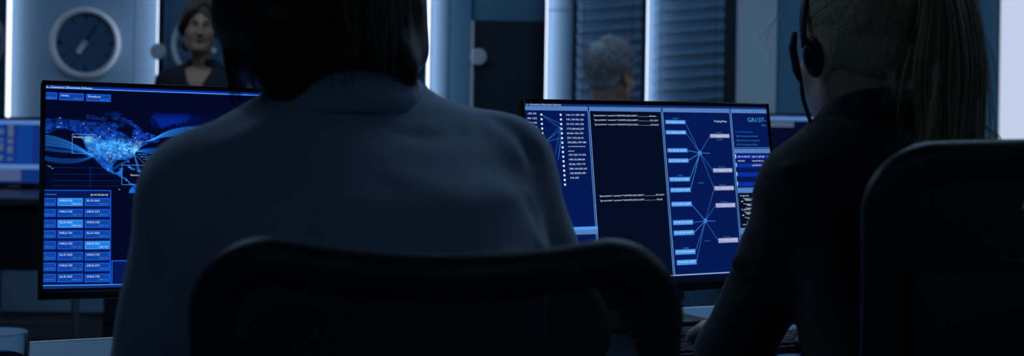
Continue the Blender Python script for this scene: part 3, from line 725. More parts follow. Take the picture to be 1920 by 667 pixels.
for h in (H1, H2):
    cu, cv = UV(*h)
    for rad, col, ly in ((0.0042, LINE, 3), (0.0030, PANEL, 4), (0.0020, SKY, 5)):
        g.add([m2.at(cu + rad * math.cos(k * math.pi / 10), cv + rad * math.sin(k * math.pi / 10), ly) for k in range(20)], [tuple(range(20))], col)
    m2.line(g, (h[0] + 4, h[1]), (h[0] + 19, h[1] + 0.6), DIM, 0.0012)
m2.text(tx, 'Tracking Proxy', 1337.7, 1361.6, 227.2, 3.6, WHITE)
for t, x, y in (('1.5.27', 1260, 222), ('1.5.27', 1343, 261.5), ('scanning', 1308.5, 342.5), ('Tracking', 1319.5, 451.3), ('1.5.30', 1268, 329), ('1.5.30', 1279, 465)): m2.text(tx, t, x, x + 11, y, 2.2, LINE if t[0] == '1' else DIM)
# fourth column
m2.text(tx, 'GR//37-', 1400, 1434.5, 224.4, 8.0, SKY); m2.text(tx, 'Data', 1427, 1436, 234.5, 3.4, DIM)
for t, x0, x1, y, c in (('Proxy Relay monitor', 1378, 1411.5, 247, BORD), ('OSM Connection channels', 1379.3, 1420, 255, DIM), ('USA connections using proxy', 1379.8, 1424, 263, DIM), ('OSN Connections: mobiles', 1380.4, 1420, 271, DIM)): m2.text(tx, t, x0, x1, y, 3.0, c)
m2.rect(g, 1375.5, 279.2, 1450, 287, HEAD, 3); m2.text(tx, 'RTMC Active tracking', 1378.5, 1414, 283.4, 3.0, SKY, 4); m2.rect(g, 1375, 276.6, 1450, 277.6, HEAD, 3)
for y, c in ((289.5, BTN), (305.5, BTN), (322.5, BTN), (340.5, BTN)):
    x = 1377 + (y - 279) * 0.07; m2.rect(g, x, y + 1, 1462, y + 7.6, TITLE, 2); m2.rect(tx, x, y, x + 1.8, y + 7, WHITE, 3)
for t, x0, x1, y in (('108.116.187.199', 1382, 1405, 293.6), ('108.111.187.188', 1408.5, 1432, 293.7), ('108.21', 1437, 1447, 293.8), ('168.239.6', 1382, 1396, 301.6), ('194.239.98.123', 1409, 1431, 301.7), ('66.239.109.16', 1409.8, 1430.6, 309.8)): m2.text(tx, t, x0, x1, y, 2.8, WHITE)
m2.rect(g, 1381, 352, 1456, 360.2, HEAD, 3); m2.text(tx, 'RTMC Active tracking', 1384, 1420, 356.6, 3.0, SKY, 4); m2.rect(g, 1382, 360.5, 1460, 425.5, BLK, 2)
m2.rect(g, 1386.5, 427.3, 1462, 436.8, HEAD, 3); m2.text(tx, 'RTMC Active', 1390, 1412, 432.3, 3.0, SKY, 4); m2.rect(g, 1387.5, 437.5, 1465, 500, BLK, 2)
for t, x, y in (('0.dk/12', 1387, 367), ('"<type ID Text area"', 1392, 372.4), ('Equipment  Monit', 1396, 374.8), ('if', 1388.5, 377.4), ('"<map ID Text end"', 1393, 382.4), ('Monitor 1 Read', 1400.5, 384.8), ('Language  and', 1398, 390), ('0.dk/12', 1389.5, 392.8), ('"<type ID Text"', 1394.5, 398), ('Equipment', 1398.5, 400.4), ('if', 1390.6, 403.4), ('"<map ID"', 1395.5, 408), ('Mon', 1402.5, 410.4), ('Line', 1400, 416), ('10.20.2018', 1391.5, 421)): m2.text(tx, t, x, x + 2.3 * len(t), y, 2.6, WHITE, 3)
for k in range(7):
    y = 441 + k * 3.6; m2.text(tx, '203.20.11', 1391.5 + 0.25 * k, 1405 + 0.25 * k, y, 2.5, WHITE, 3)
m2.finish('screen_panels', g); m2.finish('screen_text', tx)

# monitors of the far row
G_BACK = 'far row monitors'
def far_screen(m, seed):
    q = random.Random(seed); g = MB(); W, H = m.W, m.H
    m.rect_uv(g, 0, H - 0.032, 1, H - 0.014, HEAD, 1)
    if seed == 1:
        m.rect_uv(g, 0, 0, 1, H - 0.032, BAR, 0.5)
        for (a, b) in ((0.0, 0.27), (0.30, 0.36), (0.38, 0.44), (0.46, 0.60)):
            for k in range(16): m.rect_uv(g, a * W, 0.105 + 0.0105 * k, b * W - 0.006, 0.1115 + 0.0105 * k, FAINT if (a > 0.4 or q.random() < 0.3) else GREY, 1)
        m.rect_uv(g, 0, 0.075, 0.655 * W, 0.095, HEAD, 2)
        for k in range(5): m.rect_uv(g, 0, 0.024 + 0.0105 * k, 0.50 * W, 0.030 + 0.0105 * k, GREY, 1)
        for k in range(20):
            if k not in (13, 14, 15): m.rect_uv(g, 0.67 * W, 0.035 + 0.0125 * k, 0.99 * W, 0.0435 + 0.0125 * k, FAINT if k % 4 else GREY, 1)
    else:
        for k in range(2): m.rect_uv(g, 0.02 * W, H - 0.047 - 0.012 * k, 0.34 * W, H - 0.039 - 0.012 * k, GREY, 1)
        m.rect_uv(g, 0.47 * W, 0, W, H - 0.034, PANEL, 0.5); m.rect_uv(g, 0.475 * W, 0, 0.48 * W, H - 0.034, DIM, 2)
        for k in range(6): m.rect_uv(g, 0.49 * W, H - 0.062 - 0.033 * k, 0.60 * W, H - 0.046 - 0.033 * k, HIGH, 2)
        for k in range(5): m.rect_uv(g, 0.76 * W, H - 0.058 - 0.04 * k, 0.84 * W, H - 0.046 - 0.04 * k, BTN, 2)
    m.finish('screen_panels', g)
far1 = Monitor((-2.44, 6.08, 0.755, 0.04, -0.05, 0.0), 0.53, 0.305, 'dim computer monitor with rows of blue tables on the far desk', G_BACK, bez=(0.008, 0.010, 0.014)); far_screen(far1, 1)
far2 = Monitor((1.075, 6.10, 0.81, -0.02, -0.05, 0.0), 0.53, 0.32, 'dim computer monitor on the far desk beside the ponytailed woman', G_BACK, bez=(0.008, 0.010, 0.014)); far_screen(far2, 2)
far3 = Monitor((0.36, 6.16, 0.80, -0.05, -0.05, 0.0), 0.53, 0.32, 'dim computer monitor on the far desk before the white-haired man', G_BACK, bez=(0.008, 0.010, 0.014)); far_screen(far3, 3)

# ================================================================ office chairs
M_mesh = weave_mat('chair_mesh', (0.016, 0.030, 0.048), 0.0026, 0.50)
M_chair = mat('chair_frame', (0.012, 0.026, 0.044), 0.45, noise=(30, 0.2))
M_fabric = mat('seat_fabric', (0.012, 0.014, 0.019), 0.85, noise=(60, 0.25), bump=(500, 0.4, 0.001))
def back_outline(hw, z0, z1, cr, dip, n=10):
    """upright outline of a chair back: rounded corners, top edge dipping in the middle"""
    top = lambda x: z1 - dip * max(0.0, 1 - (x / (hw - cr)) ** 2)
    pts = [(-hw * 0.94 - hw * 0.06 * k / 8, z0 + (z1 - cr - z0) * k / 8) for k in range(9)]
    for k in range(1, n): a = math.pi - math.pi / 2 * k / n; pts.append((-hw + cr + cr * math.cos(a), z1 - cr + cr * math.sin(a)))
    for k in range(17): x = (-1 + 2 * k / 16) * (hw - cr); pts.append((x, top(x)))
    for k in range(1, n): a = math.pi / 2 - math.pi / 2 * k / n; pts.append((hw - cr + cr * math.cos(a), z1 - cr + cr * math.sin(a)))
    pts += [(-x, z) for x, z in reversed(pts[:9])]
    return pts
def office_chair(label, loc, rz, z1, hw=0.245, dip=0.018, yb=-0.265, group='mesh office chairs', arms=True, lean=0.05, cr=0.058):
    t = thing('office_chair', label, 'chair', loc, rz, group)
    z0 = 0.50; O = back_outline(hw, z0, z1, cr, dip)
    bow = lambda x, z: yb - lean * (z - 0.75) + 0.045 * (x / hw) ** 2
    path = [(x, bow(x, z), z) for x, z in O]
    rad = [0.021 if z < z1 - 0.10 else 0.023 for x, z in O]
    MB().tube(path, rad, 12, closed=True, ref=(0, 1, 0), sx=0.95, sy=0.75).build('back_frame', M_chair, t, True)
    # the net stretched over the frame
    nx_, nz_ = 26, 26; V = []; inn = hw - 0.012
    def ztop(x):
        a = abs(x); base = z1 - dip * max(0.0, 1 - (x / (hw - cr)) ** 2)
        if a > hw - cr: base = z1 - cr + math.sqrt(max(cr * cr - (a - hw + cr) ** 2, 0))
        return base - 0.008
    for j in range(nz_):
        for i in range(nx_):
            x = (-1 + 2 * i / (nx_ - 1)) * inn; f = j / (nz_ - 1); z = z0 + (ztop(x) - z0) * f; x2 = x * (0.94 + 0.06 * min(1, (z - z0) / (z1 - cr - z0)))
            V.append((x2, bow(x2, z) + 0.004, z))
    Fc = [(j * nx_ + i, j * nx_ + i + 1, (j + 1) * nx_ + i + 1, (j + 1) * nx_ + i) for j in range(nz_ - 1) for i in range(nx_ - 1)]
    MB().add(V, Fc).build('back_mesh', M_mesh, t, True)
    # lumbar pad and spine behind the net
    lum = MB(); V = []
    for j in range(9):
        for i in range(15):
            x = (-1 + 2 * i / 14) * (hw - 0.03); z = z1 - 0.30 + 0.19 * j / 8; V.append((x, bow(x, z) - 0.004 - 0.014 * math.sin(math.pi * j / 8), z))
    V += [(x, y - 0.012, z) for x, y, z in V]; n_ = 135
    Fc = [(j * 15 + i, (j + 1) * 15 + i, (j + 1) * 15 + i + 1, j * 15 + i + 1) for j in range(8) for i in range(14)]
    Fc += [tuple(k + n_ for k in f[::-1]) for f in Fc]
    for i in range(14): Fc += [(i, i + 1, n_ + i + 1, n_ + i), (120 + i, n_ + 120 + i, n_ + 121 + i, 121 + i)]
    for j in range(8): Fc += [(j * 15, n_ + j * 15, n_ + j * 15 + 15, j * 15 + 15), (j * 15 + 14, j * 15 + 29, n_ + j * 15 + 29, n_ + j * 15 + 14)]
    lum.add(V, Fc).build('lumbar_pad', M_chair, t, True)
    MB().tube([(0, bow(0, z1 - 0.25) - 0.03, z1 - 0.25), (0, yb - 0.035, 0.60), (0, yb - 0.01, 0.46), (0, -0.12, 0.39)], [0.020, 0.026, 0.028, 0.03], 10, sx=1.6).build('spine', M_chair, t, True)
    MB().rbox((0, 0.01, 0.435), (0.50, 0.48, 0.07), 0.032, 4).build('seat', M_fabric, t, True)
    MB().rbox((0, 0.0, 0.385), (0.30, 0.30, 0.035), 0.01, 2).build('seat_plate', M_chair, t)
    if arms:
        for s in (-1, 1):
            p = MB().tube([(s * 0.22, -0.02, 0.40), (s * 0.275, -0.02, 0.42), (s * 0.285, -0.02, 0.50), (s * 0.285, -0.02, 0.625)], [0.016, 0.018, 0.018, 0.016], 10).build('armrest', M_chair, t, True)
            MB().rbox((s * 0.285, -0.015, 0.637), (0.075, 0.22, 0.026), 0.012, 3).build('arm_pad', M_chair, p, True)
    MB().tube([(0, 0, 0.37), (0, 0, 0.22)], 0.020, 14).tube([(0, 0, 0.24), (0, 0, 0.08)], 0.030, 14).build('gas_lift', M_chair, t, True)
    MB().lathe([(0.0001, 0.115), (0.05, 0.112), (0.055, 0.07), (0.0001, 0.066)], 20).build('hub', M_chair, t, True)
    leg0 = wheel0 = None
    for k in range(5):
        if k == 0:
            leg0 = MB().tube([(0.03, 0, 0.095), (0.16, 0, 0.085), (0.30, 0, 0.065)], [0.024, 0.020, 0.015], 8).build('leg', M_chair, t, True)
            wheel0 = MB().tube([(0.30, -0.026, 0.03), (0.30, -0.008, 0.03)], 0.03, 16).tube([(0.30, 0.008, 0.03), (0.30, 0.026, 0.03)], 0.03, 16).tube([(0.30, 0, 0.07), (0.30, 0, 0.03)], 0.008, 8).build('caster', M_black, leg0, 'auto')
        else:
            l = leg0.copy(); COL.objects.link(l); l.parent = t; l.rotation_euler = (0, 0, R(72 * k))
            w_ = wheel0.copy(); COL.objects.link(w_); w_.parent = l
    return t
MAN = (-0.18, 1.55)
def frame_at(O, x, y, z=0.0): return (O[0] + x * E_X - y * E_Y, O[1] + x * E_Y + y * E_X, z)
office_chair('black mesh office chair behind the man in the light shirt', (-0.086, 1.534, 0), R(5), 0.996, hw=0.214, dip=0.013)
office_chair('taller black mesh office chair behind the ponytailed woman', frame_at(OW, 0.026, 0.0), YAW, 1.088, dip=-0.004)
office_chair('black mesh office chair under the white-haired man at the far desk', (0.40, 5.38, 0), R(-12), 0.92)

# ================================================================ people
def skin(name, c): return mat(name, c, 0.5, noise=(25, 0.06), bump=(220, 0.12, 0.0008), sss=0.15)
def head_mesh(c, M, sc_, h, neck_to, neck_r=0.054, female=False, face=True):
    c = np.array(c, float); M = np.array(M)
    def T(p): return c + M @ (np.array(p, float) * sc_)
    nt = np.array(neck_to, float)
    lo = np.minimum(c - 0.15, nt - 0.11); hi = np.maximum(c + 0.15, nt + 0.11); f = Field(lo, hi, h)
    e = lambda p, r, k=0.02, sub=False: f.ell(T(p), np.array(r) * sc_, M, k, sub)
    cp = lambda p, q, a, b, k=0.012, sub=False: f.cap(T(p), T(q), a * sc_, b * sc_, k, sub)
    e((0, -0.012, 0.030), (0.074, 0.095, 0.090)); e((0, 0.030, -0.030), (0.064, 0.066, 0.088), 0.03); e((0, 0.035, -0.065), (0.052, 0.052, 0.052), 0.03)
    for s in (-1, 1):
        cp((s * 0.055, 0.0, -0.060), (s * 0.018, 0.075, -0.104), 0.018, 0.016, 0.03)
        e((s * 0.040, 0.062, -0.032), (0.024, 0.022, 0.022), 0.02)                       # cheek
        e((s * 0.030, 0.094, 0.004), (0.018, 0.013, 0.012), 0.012, True)                 # eye socket
        cp((s * 0.012, 0.090, 0.022), (s * 0.045, 0.074, 0.022), 0.007, 0.006, 0.012)     # brow
        e((s * 0.078, -0.008, -0.008), (0.008, 0.022, 0.032), 0.006); e((s * 0.083, -0.002, -0.004), (0.005, 0.011, 0.018), 0.004, True)
        e((s * 0.079, -0.004, -0.036), (0.007, 0.009, 0.010), 0.008)                      # ear lobe
    cp((0, 0.093, 0.006), (0, 0.113, -0.030), 0.0075, 0.0105, 0.012); e((0, 0.104, -0.034), (0.017, 0.011, 0.009), 0.008)   # nose
    e((0, 0.088, -0.061), (0.023, 0.010, 0.006), 0.006); e((0, 0.086, -0.071), (0.020, 0.010, 0.007), 0.006); e((0, 0.098, -0.0655), (0.022, 0.006, 0.0018), 0.003, True)
    e((0, 0.080, -0.100), (0.020, 0.018, 0.016), 0.02)                                    # chin
    f.cap(T((0, -0.020, -0.045)), nt, neck_r, neck_r * 1.10, 0.03)
    return f.mesh()
def hand_mesh(Mw, side, curl=(0.35, 0.55, 0.4), h=0.0035, spread=0.0, wrist_back=0.07, scale=1.0):
    """right hand for side=1: palm down, fingers along +y, thumb toward the body's middle"""
    Mw = Matrix(Mw); pts = []
    def T(p): return np.array(Mw @ Vector((p[0] * scale, p[1] * scale, p[2] * scale)))
    segs = []
    kn = [(-0.031, 0.080, 0.0, 0.066), (-0.011, 0.088, 0.003, 0.076), (0.010, 0.086, 0.002, 0.071), (0.029, 0.077, -0.002, 0.056)]
    for i, (x, y, z, l) in enumerate(kn):
        x *= side; segs.append(((x * 0.55, 0.0, 0), (x, y, z), 0.0135, 0.0115))
        p = np.array([x, y, z]); ang = 0.0; fr = (0.45, 0.31, 0.24); dx = (i - 1.5) * (0.06 + spread) * side
        for s in range(3):
            ang += curl[s] * (1 + 0.12 * i); d = np.array([dx, math.cos(ang), -math.sin(ang)]); d /= np.linalg.norm(d); q = p + d * l * fr[s]
            segs.append((tuple(p), tuple(q), 0.0095 - 0.0010 * s, 0.0088 - 0.0010 * s)); p = q
    b = (-0.022 * side, 0.018, -0.004); m = (-0.048 * side, 0.048, -0.012); n_ = (-0.052 * side, 0.078, -0.020); tip = (-0.044 * side, 0.100, -0.026)
    segs += [(b, m, 0.016, 0.012), (m, n_, 0.0115, 0.010), (n_, tip, 0.010, 0.0075)]
    segs.append(((0, -wrist_back, 0), (0, 0.0, 0), 0.027, 0.024))
    A = [(T(a), T(q), r1 * scale, r2 * scale) for a, q, r1, r2 in segs]
    allp = np.array([p for s in A for p in s[:2]]); f = Field(allp.min(0) - 0.04, allp.max(0) + 0.04, h)
    for i, (a, q, r1, r2) in enumerate(A): f.cap(a, q, r1, r2, 0.004 if r1 < 0.0105 * scale else 0.014)
    return f.mesh()
def hand_frame(wrist, tipdir, down=(0, 0, -1)):
    y = Vector(tipdir).normalized(); z = -Vector(down); z = (z - y * z.dot(y)).normalized(); x = y.cross(z)
    M = Matrix((x, y, z)).transposed().to_4x4(); M.translation = Vector(wrist); return M
def body_mesh(secs, sh, el, wr, hips, kn, an, toe, h=0.010, infl=-0.012, arm=(0.046, 0.038, 0.028)):
    P = np.array([p for g_ in (sh, el, wr, hips, kn, an, toe) for p in g_]); S = np.array(secs)
    lo = np.minimum(P.min(0) - 0.12, [-0.3, -0.25, 0.0]); lo[2] = -0.01; hi = np.maximum(P.max(0) + 0.12, [0.3, 0.3, S[-1][0] + 0.03]); f = Field(lo, hi, h)
    f.loft(secs, infl, 0.03)
    for i in (0, 1):
        f.cap((S[-2][1] * 0.5 + sh[i][0] * 0.35, sh[i][1], sh[i][2] + 0.01), sh[i], arm[0], arm[0], 0.03); f.cap(sh[i], el[i], arm[0], arm[1], 0.03); f.cap(el[i], wr[i], arm[1], arm[2], 0.015)
        f.cap(hips[i], kn[i], 0.078, 0.055, 0.03); f.cap(kn[i], an[i], 0.052, 0.036, 0.02); f.cap(an[i], toe[i], 0.036, 0.028, 0.02)
    return f.mesh()
def legwear(hips, kn, an, pelvis, h=0.010, r=(0.094, 0.072, 0.060)):
    P = np.array([p for g_ in (hips, kn, an) for p in g_]); f = Field(np.minimum(P.min(0), [-0.2, -0.2, 9]) - 0.12, np.maximum(P.max(0), [0.2, 0.2, pelvis[-1][0]]) + 0.12, h)
    f.loft(pelvis, 0.0, 0.03)
    for i in (0, 1):
        f.cap(hips[i], kn[i], r[0], r[1], 0.04); f.cap(kn[i], an[i], r[1], r[2], 0.02)
        f.cap(np.array(an[i]) - [0, 0, 0.02], np.array(an[i]) - [0, 0, 0.12], 0.075, 0.075, 0.004, True)
    f.wobble(0.006, 18, 4); return f.mesh()
def shoe(an, toe, m, parent):
    a = np.array(an); b = np.array(toe); f = Field(np.minimum(a, b) - 0.1, np.maximum(a, b) + 0.1, 0.007)
    f.cap((a[0], a[1] - 0.02, 0.045), (b[0], b[1], 0.035), 0.045, 0.038, 0.02); f.cap((a[0], a[1], 0.05), (a[0], a[1], a[2] + 0.0), 0.042, 0.042, 0.02)
    f.keep(lambda x, y, z: 0.004 - z + 0 * x + 0 * y)
    return link('shoe', mesh_np(*f.mesh()), m, parent, True)
def top_wear(secs, sh, el, wr, r, h=0.0065, creases=(), infl=0.0, wob=(0.005, 22, 1), slope=None, cuffs=True, hem_z=None):
    """jacket or shirt: trunk, shoulder slopes and sleeves blended into one garment"""
    P = np.array([p for g_ in (sh, el, wr) for p in g_]); S = np.array(secs)
    lo = np.minimum(P.min(0) - 0.11, [-0.27, -0.24, S[0][0] - 0.04]); hi = np.maximum(P.max(0) + 0.11, [0.27, 0.25, S[-1][0] + 0.05]); f = Field(lo, hi, h)
    f.loft(secs, infl, 0.03)
    for i in (0, 1):
        n0 = (slope or [(S[-1][1] - 0.035, S[-1][2], S[-1][0] - 0.055), (S[-1][1] + 0.035, S[-1][2], S[-1][0] - 0.055)])[i]
        f.cap(n0, sh[i], r[0] * 0.92, r[0], 0.05); f.cap(sh[i], el[i], r[0], r[1], 0.024); f.cap(el[i], wr[i], r[1], r[2], 0.02)
    for pts, amp, wd in creases: f.crease(pts, amp, wd)
    f.wobble(*wob)
    if cuffs:
        for i in (0, 1):
            d = np.array(wr[i], float) - np.array(el[i], float); d /= np.linalg.norm(d)
            f.cap(np.array(wr[i]) + d * 0.055, np.array(wr[i]) + d * 0.13, r[2] * 1.5, r[2] * 1.5, 0.003, True)
            f.cap(np.array(wr[i]) - d * 0.01, np.array(wr[i]) + d * 0.05, r[2] * 0.78, r[2] * 0.78, 0.002, True)
    return f
def collar(c, ra, rb, z_top, drop, slant, m, parent, fall=0.035, flare=0.018, tilt=0.0, gap=0.5):
    """fold-over collar: a band standing round the neck and turned down outside, open at the front"""
    N = 48; V = []; prof = [(0.000, -0.045), (-0.004, -0.020), (-0.003, 0.000), (0.004, 0.005), (0.010, 0.000), (0.014 + flare * 0.4, -fall * 0.5), (0.012 + flare, -fall), (0.006 + flare, -fall - 0.001), (0.008, -fall * 0.4)]
    a0, a1 = math.pi / 2 + gap, math.pi / 2 + 2 * math.pi - gap
    for k in range(N + 1):
        a = a0 + (a1 - a0) * k / N; f_ = (1 + math.sin(a)) / 2                             # 1 at the front, 0 at the nape
        for dr, dz in prof:
            V.append((c[0] + (ra + dr) * math.cos(a), c[1] + (rb + dr) * math.sin(a), z_top + dz * (1 + 0.2 * f_) - slant * f_ ** 1.5 + tilt * math.cos(a)))
    K = len(prof); Fc = [(k * K + i, k * K + i + 1, (k + 1) * K + i + 1, (k + 1) * K + i) for k in range(N) for i in range(K - 1)]
    return MB().add(V, Fc).build('collar', m, parent, True)
def eyes_on(c, M, sc_, parent, iris=(0.05, 0.06, 0.08)):
    for s in (-1, 1):
        p = np.array(c) + np.array(M) @ (np.array([s * 0.030, 0.0745, 0.004]) * sc_); fwd = np.array(M) @ np.array([0, 1, 0])
        e = MB(); e.lathe([(0.0115 * math.sin(a), 0.0115 * math.cos(a)) for a in np.linspace(0.001, math.pi - 0.001, 12)], 16, c=p)
        eo = e.build('eye', mat('eye_white', (0.55, 0.55, 0.56), 0.25), parent, True)
        q = p + fwd * 0.0095; Mi = Matrix(M.tolist() if hasattr(M, 'tolist') else M).to_4x4() @ Matrix.Rotation(R(-90), 4, 'X'); Mi.translation = Vector(q)
        MB().lathe([(0.0001, 0.0022), (0.0035, 0.0020), (0.0058, 0.0006)], 16, M=Mi).build('iris', mat('iris', iris, 0.2), eo, True)

# ---------------------------------------------------------------- the man in the light shirt
SK_M = skin('skin_man', (0.34, 0.20, 0.14)); SHIRT = mat('shirt_cotton', (0.31, 0.43, 0.60), 0.8, sheen=0.2, noise=(9, 0.05), bump=(700, 0.25, 0.0006))
TROUS = mat('dark_trousers', (0.02, 0.023, 0.03), 0.85, noise=(40, 0.2), bump=(500, 0.3, 0.0008)); SHOE = mat('black_leather', (0.012, 0.012, 0.013), 0.35, noise=(60, 0.2))
secs = [(0.47, 0.01, -0.02, 0.175, 0.125), (0.60, 0.01, -0.035, 0.172, 0.120), (0.75, 0.01, -0.045, 0.180, 0.122), (0.88, 0.012, -0.040, 0.196, 0.128), (0.97, 0.016, -0.022, 0.200, 0.130), (1.04, 0.018, 0.000, 0.186, 0.120), (1.09, 0.014, 0.022, 0.154, 0.102), (1.125, 0.006, 0.040, 0.112, 0.082), (1.150, 0.004, 0.048, 0.075, 0.068)]
sh = [(-0.164, 0.020, 1.040), (0.186, 0.020, 1.062)]; el = [(-0.201, 0.075, 0.815), (0.292, 0.045, 0.862)]; wr = [(-0.135, 0.370, 0.790), (0.175, 0.380, 0.790)]
hips = [(-0.09, 0.03, 0.52), (0.09, 0.03, 0.52)]; kn = [(-0.12, 0.45, 0.53), (0.12, 0.45, 0.53)]; an = [(-0.13, 0.40, 0.10), (0.13, 0.40, 0.10)]; toe = [(-0.145, 0.54, 0.035), (0.145, 0.54, 0.035)]
hc = (-0.032, 0.085, 1.320); HM = rotm(R(4), R(-14), R(-2))
def place(V, O, rz): return V
hm = head_mesh(hc, HM, 1.04, 0.006, (0.0, 0.045, 1.10), 0.058)
hands = [hand_mesh(hand_frame((wr[i][0] + 0.006 * (1 if i == 0 else -1), wr[i][1] + 0.03, wr[i][2] - 0.002), (0.12 if i == 0 else -0.12, 1, -0.10)), (-1, 1)[i]) for i in (0, 1)]
me = mesh_np(*join_np([body_mesh(secs, sh, el, wr, hips, kn, an, toe), hm] + hands))
man = link('person', me, SK_M, None, True); man.location = (*MAN, 0); man.rotation_euler = (0, 0, YAW)
tag(man, 'person with dark tousled hair in a light shirt seated before the map monitor', 'person')
CRS = [([(0.175, -0.02, 1.125), (0.205, -0.045, 1.085), (0.205, -0.08, 1.04)], -0.006, 0.012),
       ([(0.19, -0.09, 1.03), (0.215, -0.10, 0.985), (0.225, -0.085, 0.93)], -0.009, 0.011), ([(0.205, -0.10, 1.00), (0.232, -0.08, 0.95), (0.245, -0.05, 0.90)], 0.004, 0.010), ([(0.185, -0.11, 0.98), (0.21, -0.10, 0.93), (0.225, -0.07, 0.88)], -0.007, 0.010),
       ([(0.05, -0.14, 0.955), (0.14, -0.145, 0.97), (0.20, -0.12, 0.945)], 0.004, 0.014), ([(-0.10, -0.03, 1.118), (-0.155, -0.02, 1.085), (-0.20, -0.03, 1.055)], 0.006, 0.012), ([(-0.12, -0.06, 1.085), (-0.17, -0.06, 1.045), (-0.205, -0.06, 1.0)], -0.006, 0.013),
       ([(-0.175, -0.09, 1.0), (-0.195, -0.09, 0.93), (-0.19, -0.08, 0.86)], -0.006, 0.012), ([(0.02, -0.10, 1.06), (0.08, -0.11, 1.035), (0.15, -0.10, 1.05)], 0.004, 0.018), ([(0.0, -0.06, 1.118), (0.06, -0.07, 1.108), (0.11, -0.05, 1.112)], -0.003, 0.010),
       ([(-0.09, -0.055, 1.105), (0.01, -0.065, 1.115), (0.10, -0.05, 1.112)], 0.002, 0.007)]
f = top_wear(secs, sh, el, wr, (0.066, 0.055, 0.043), 0.0062, CRS, 0.006, (0.005, 20, 3), slope=[(-0.04, 0.035, 1.095), (0.045, 0.035, 1.102)])
f.cap((-0.03, 0.03, 1.14), (0.03, 0.03, 1.14), 0.04, 0.04, 0.03)
shirt = link('shirt', mesh_np(*f.mesh()), SHIRT, man, True); tag(shirt, 'light cotton shirt with a turned-down collar')
collar((0.004, 0.050, 0), 0.086, 0.076, 1.172, 0, 0.055, SHIRT, shirt, fall=0.040, flare=0.016)
PEL = [(0.43, 0, -0.01, 0.17, 0.12), (0.55, 0, -0.02, 0.185, 0.135), (0.64, 0, -0.03, 0.175, 0.125)]
link('trousers', mesh_np(*legwear(hips, kn, an, PEL)), TROUS, man, True)
for i in (0, 1): shoe(an[i], toe[i], SHOE, man)
# dark hair: a full mass over ears and nape, broken up by locks
HAIR_D = hair_mat('hair_dark', (0.009, 0.008, 0.008), (0.045, 0.032, 0.024), (260, 260, 40), 0.42)
hcv = np.array(hc); f = Field(hcv - 0.21, hcv + 0.21, 0.006); Th = lambda p: hcv + HM @ np.array(p, float)
f.ell(Th((0, -0.012, 0.035)), (0.112, 0.124, 0.122), HM, 0.02)
for p, r_ in (((-0.074, -0.015, -0.080), (0.046, 0.065, 0.085)), ((0.080, -0.015, -0.085), (0.046, 0.065, 0.085)), ((0.0, -0.060, -0.085), (0.090, 0.052, 0.080)), ((0.060, -0.055, -0.125), (0.050, 0.042, 0.060)), ((-0.058, -0.045, -0.130), (0.046, 0.044, 0.062)), ((-0.025, -0.052, -0.118), (0.050, 0.045, 0.060))): f.ell(Th(p), r_, HM, 0.025)
f.ell(Th((0, 0.105, -0.050)), (0.066, 0.070, 0.105), HM, 0.01, True); f.wobble(0.014, 38, 8)
hair = link('hair', mesh_np(*f.mesh()), HAIR_D, man, True); tag(hair, 'dark brown tousled collar-length hair')
N, K = 2800, 12; q = np.random.default_rng(5); ph = q.uniform(0.88 * math.pi, 2.12 * math.pi, N); th0 = q.uniform(0.5, 1.5, N); LN = q.uniform(0.10, 0.22, N); P = np.zeros((N, K, 3)); w1 = q.uniform(0, 6, N)
for k in range(K):
    s = LN * k / (K - 1); th = th0 + s / 0.12; over = np.maximum(th - 1.75, 0) * 0.12; th = np.minimum(th, 1.75)
    rr = 1.0 + 0.02 * np.sin(w1 * 3) + 0.02 * k / K; wav = 0.05 * np.sin(w1 + s * 45)
    x = 0.117 * rr * np.sin(th) * np.cos(ph + wav); y = -0.010 + 0.129 * rr * np.sin(th) * np.sin(ph + wav); z = 0.035 + 0.128 * rr * np.cos(th) - over * 1.15
    sq = 1 - 1.2 * np.maximum(over - 0.03, 0) + 0.5 * np.maximum(over - 0.09, 0); P[:, k] = np.stack([x * sq, y * sq, z], 1)
P = hcv + P @ HM.T
o = link('hair_locks', mesh_np(*strands(P, 0.0014, 0.0004, 3)), hair_mat('hair_dark_locks', (0.016, 0.012, 0.010), (0.085, 0.060, 0.042), (260, 260, 40), 0.40), hair, True); o['kind'] = 'stuff'

# ---------------------------------------------------------------- the seated woman
SK_W = skin('skin_woman', (0.72, 0.52, 0.42)); BLAZER = mat('blazer_wool', (0.010, 0.015, 0.023), 0.9, sheen=0.2, noise=(50, 0.15), bump=(420, 0.5, 0.0012))
secs = [(0.47, 0.0, -0.02, 0.165, 0.12), (0.60, 0, -0.03, 0.145, 0.105), (0.75, 0, -0.035, 0.128, 0.100), (0.88, 0, -0.025, 0.140, 0.108), (0.97, 0, -0.005, 0.158, 0.112), (1.03, 0, 0.008, 0.165, 0.104), (1.08, -0.005, 0.020, 0.135, 0.085), (1.115, -0.012, 0.030, 0.090, 0.066), (1.14, -0.016, 0.034, 0.056, 0.054)]
sh = [(-0.124, 0.020, 1.042), (0.150, 0.020, 1.050)]; el = [(-0.143, 0.165, 0.805), (0.225, 0.120, 0.865)]; wr = [(0.035, 0.395, 0.788), (0.228, 0.345, 0.792)]
hips = [(-0.085, 0.03, 0.53), (0.085, 0.03, 0.53)]; kn = [(-0.10, 0.44, 0.54), (0.10, 0.44, 0.54)]; an = [(-0.10, 0.40, 0.11), (0.10, 0.40, 0.11)]; toe = [(-0.11, 0.52, 0.035), (0.11, 0.52, 0.035)]
hc = (-0.018, 0.052, 1.232); HM = rotm(R(2), R(-10), R(-3))
hm = head_mesh(hc, HM, 0.95, 0.0045, (-0.018, 0.030, 1.09), 0.046)
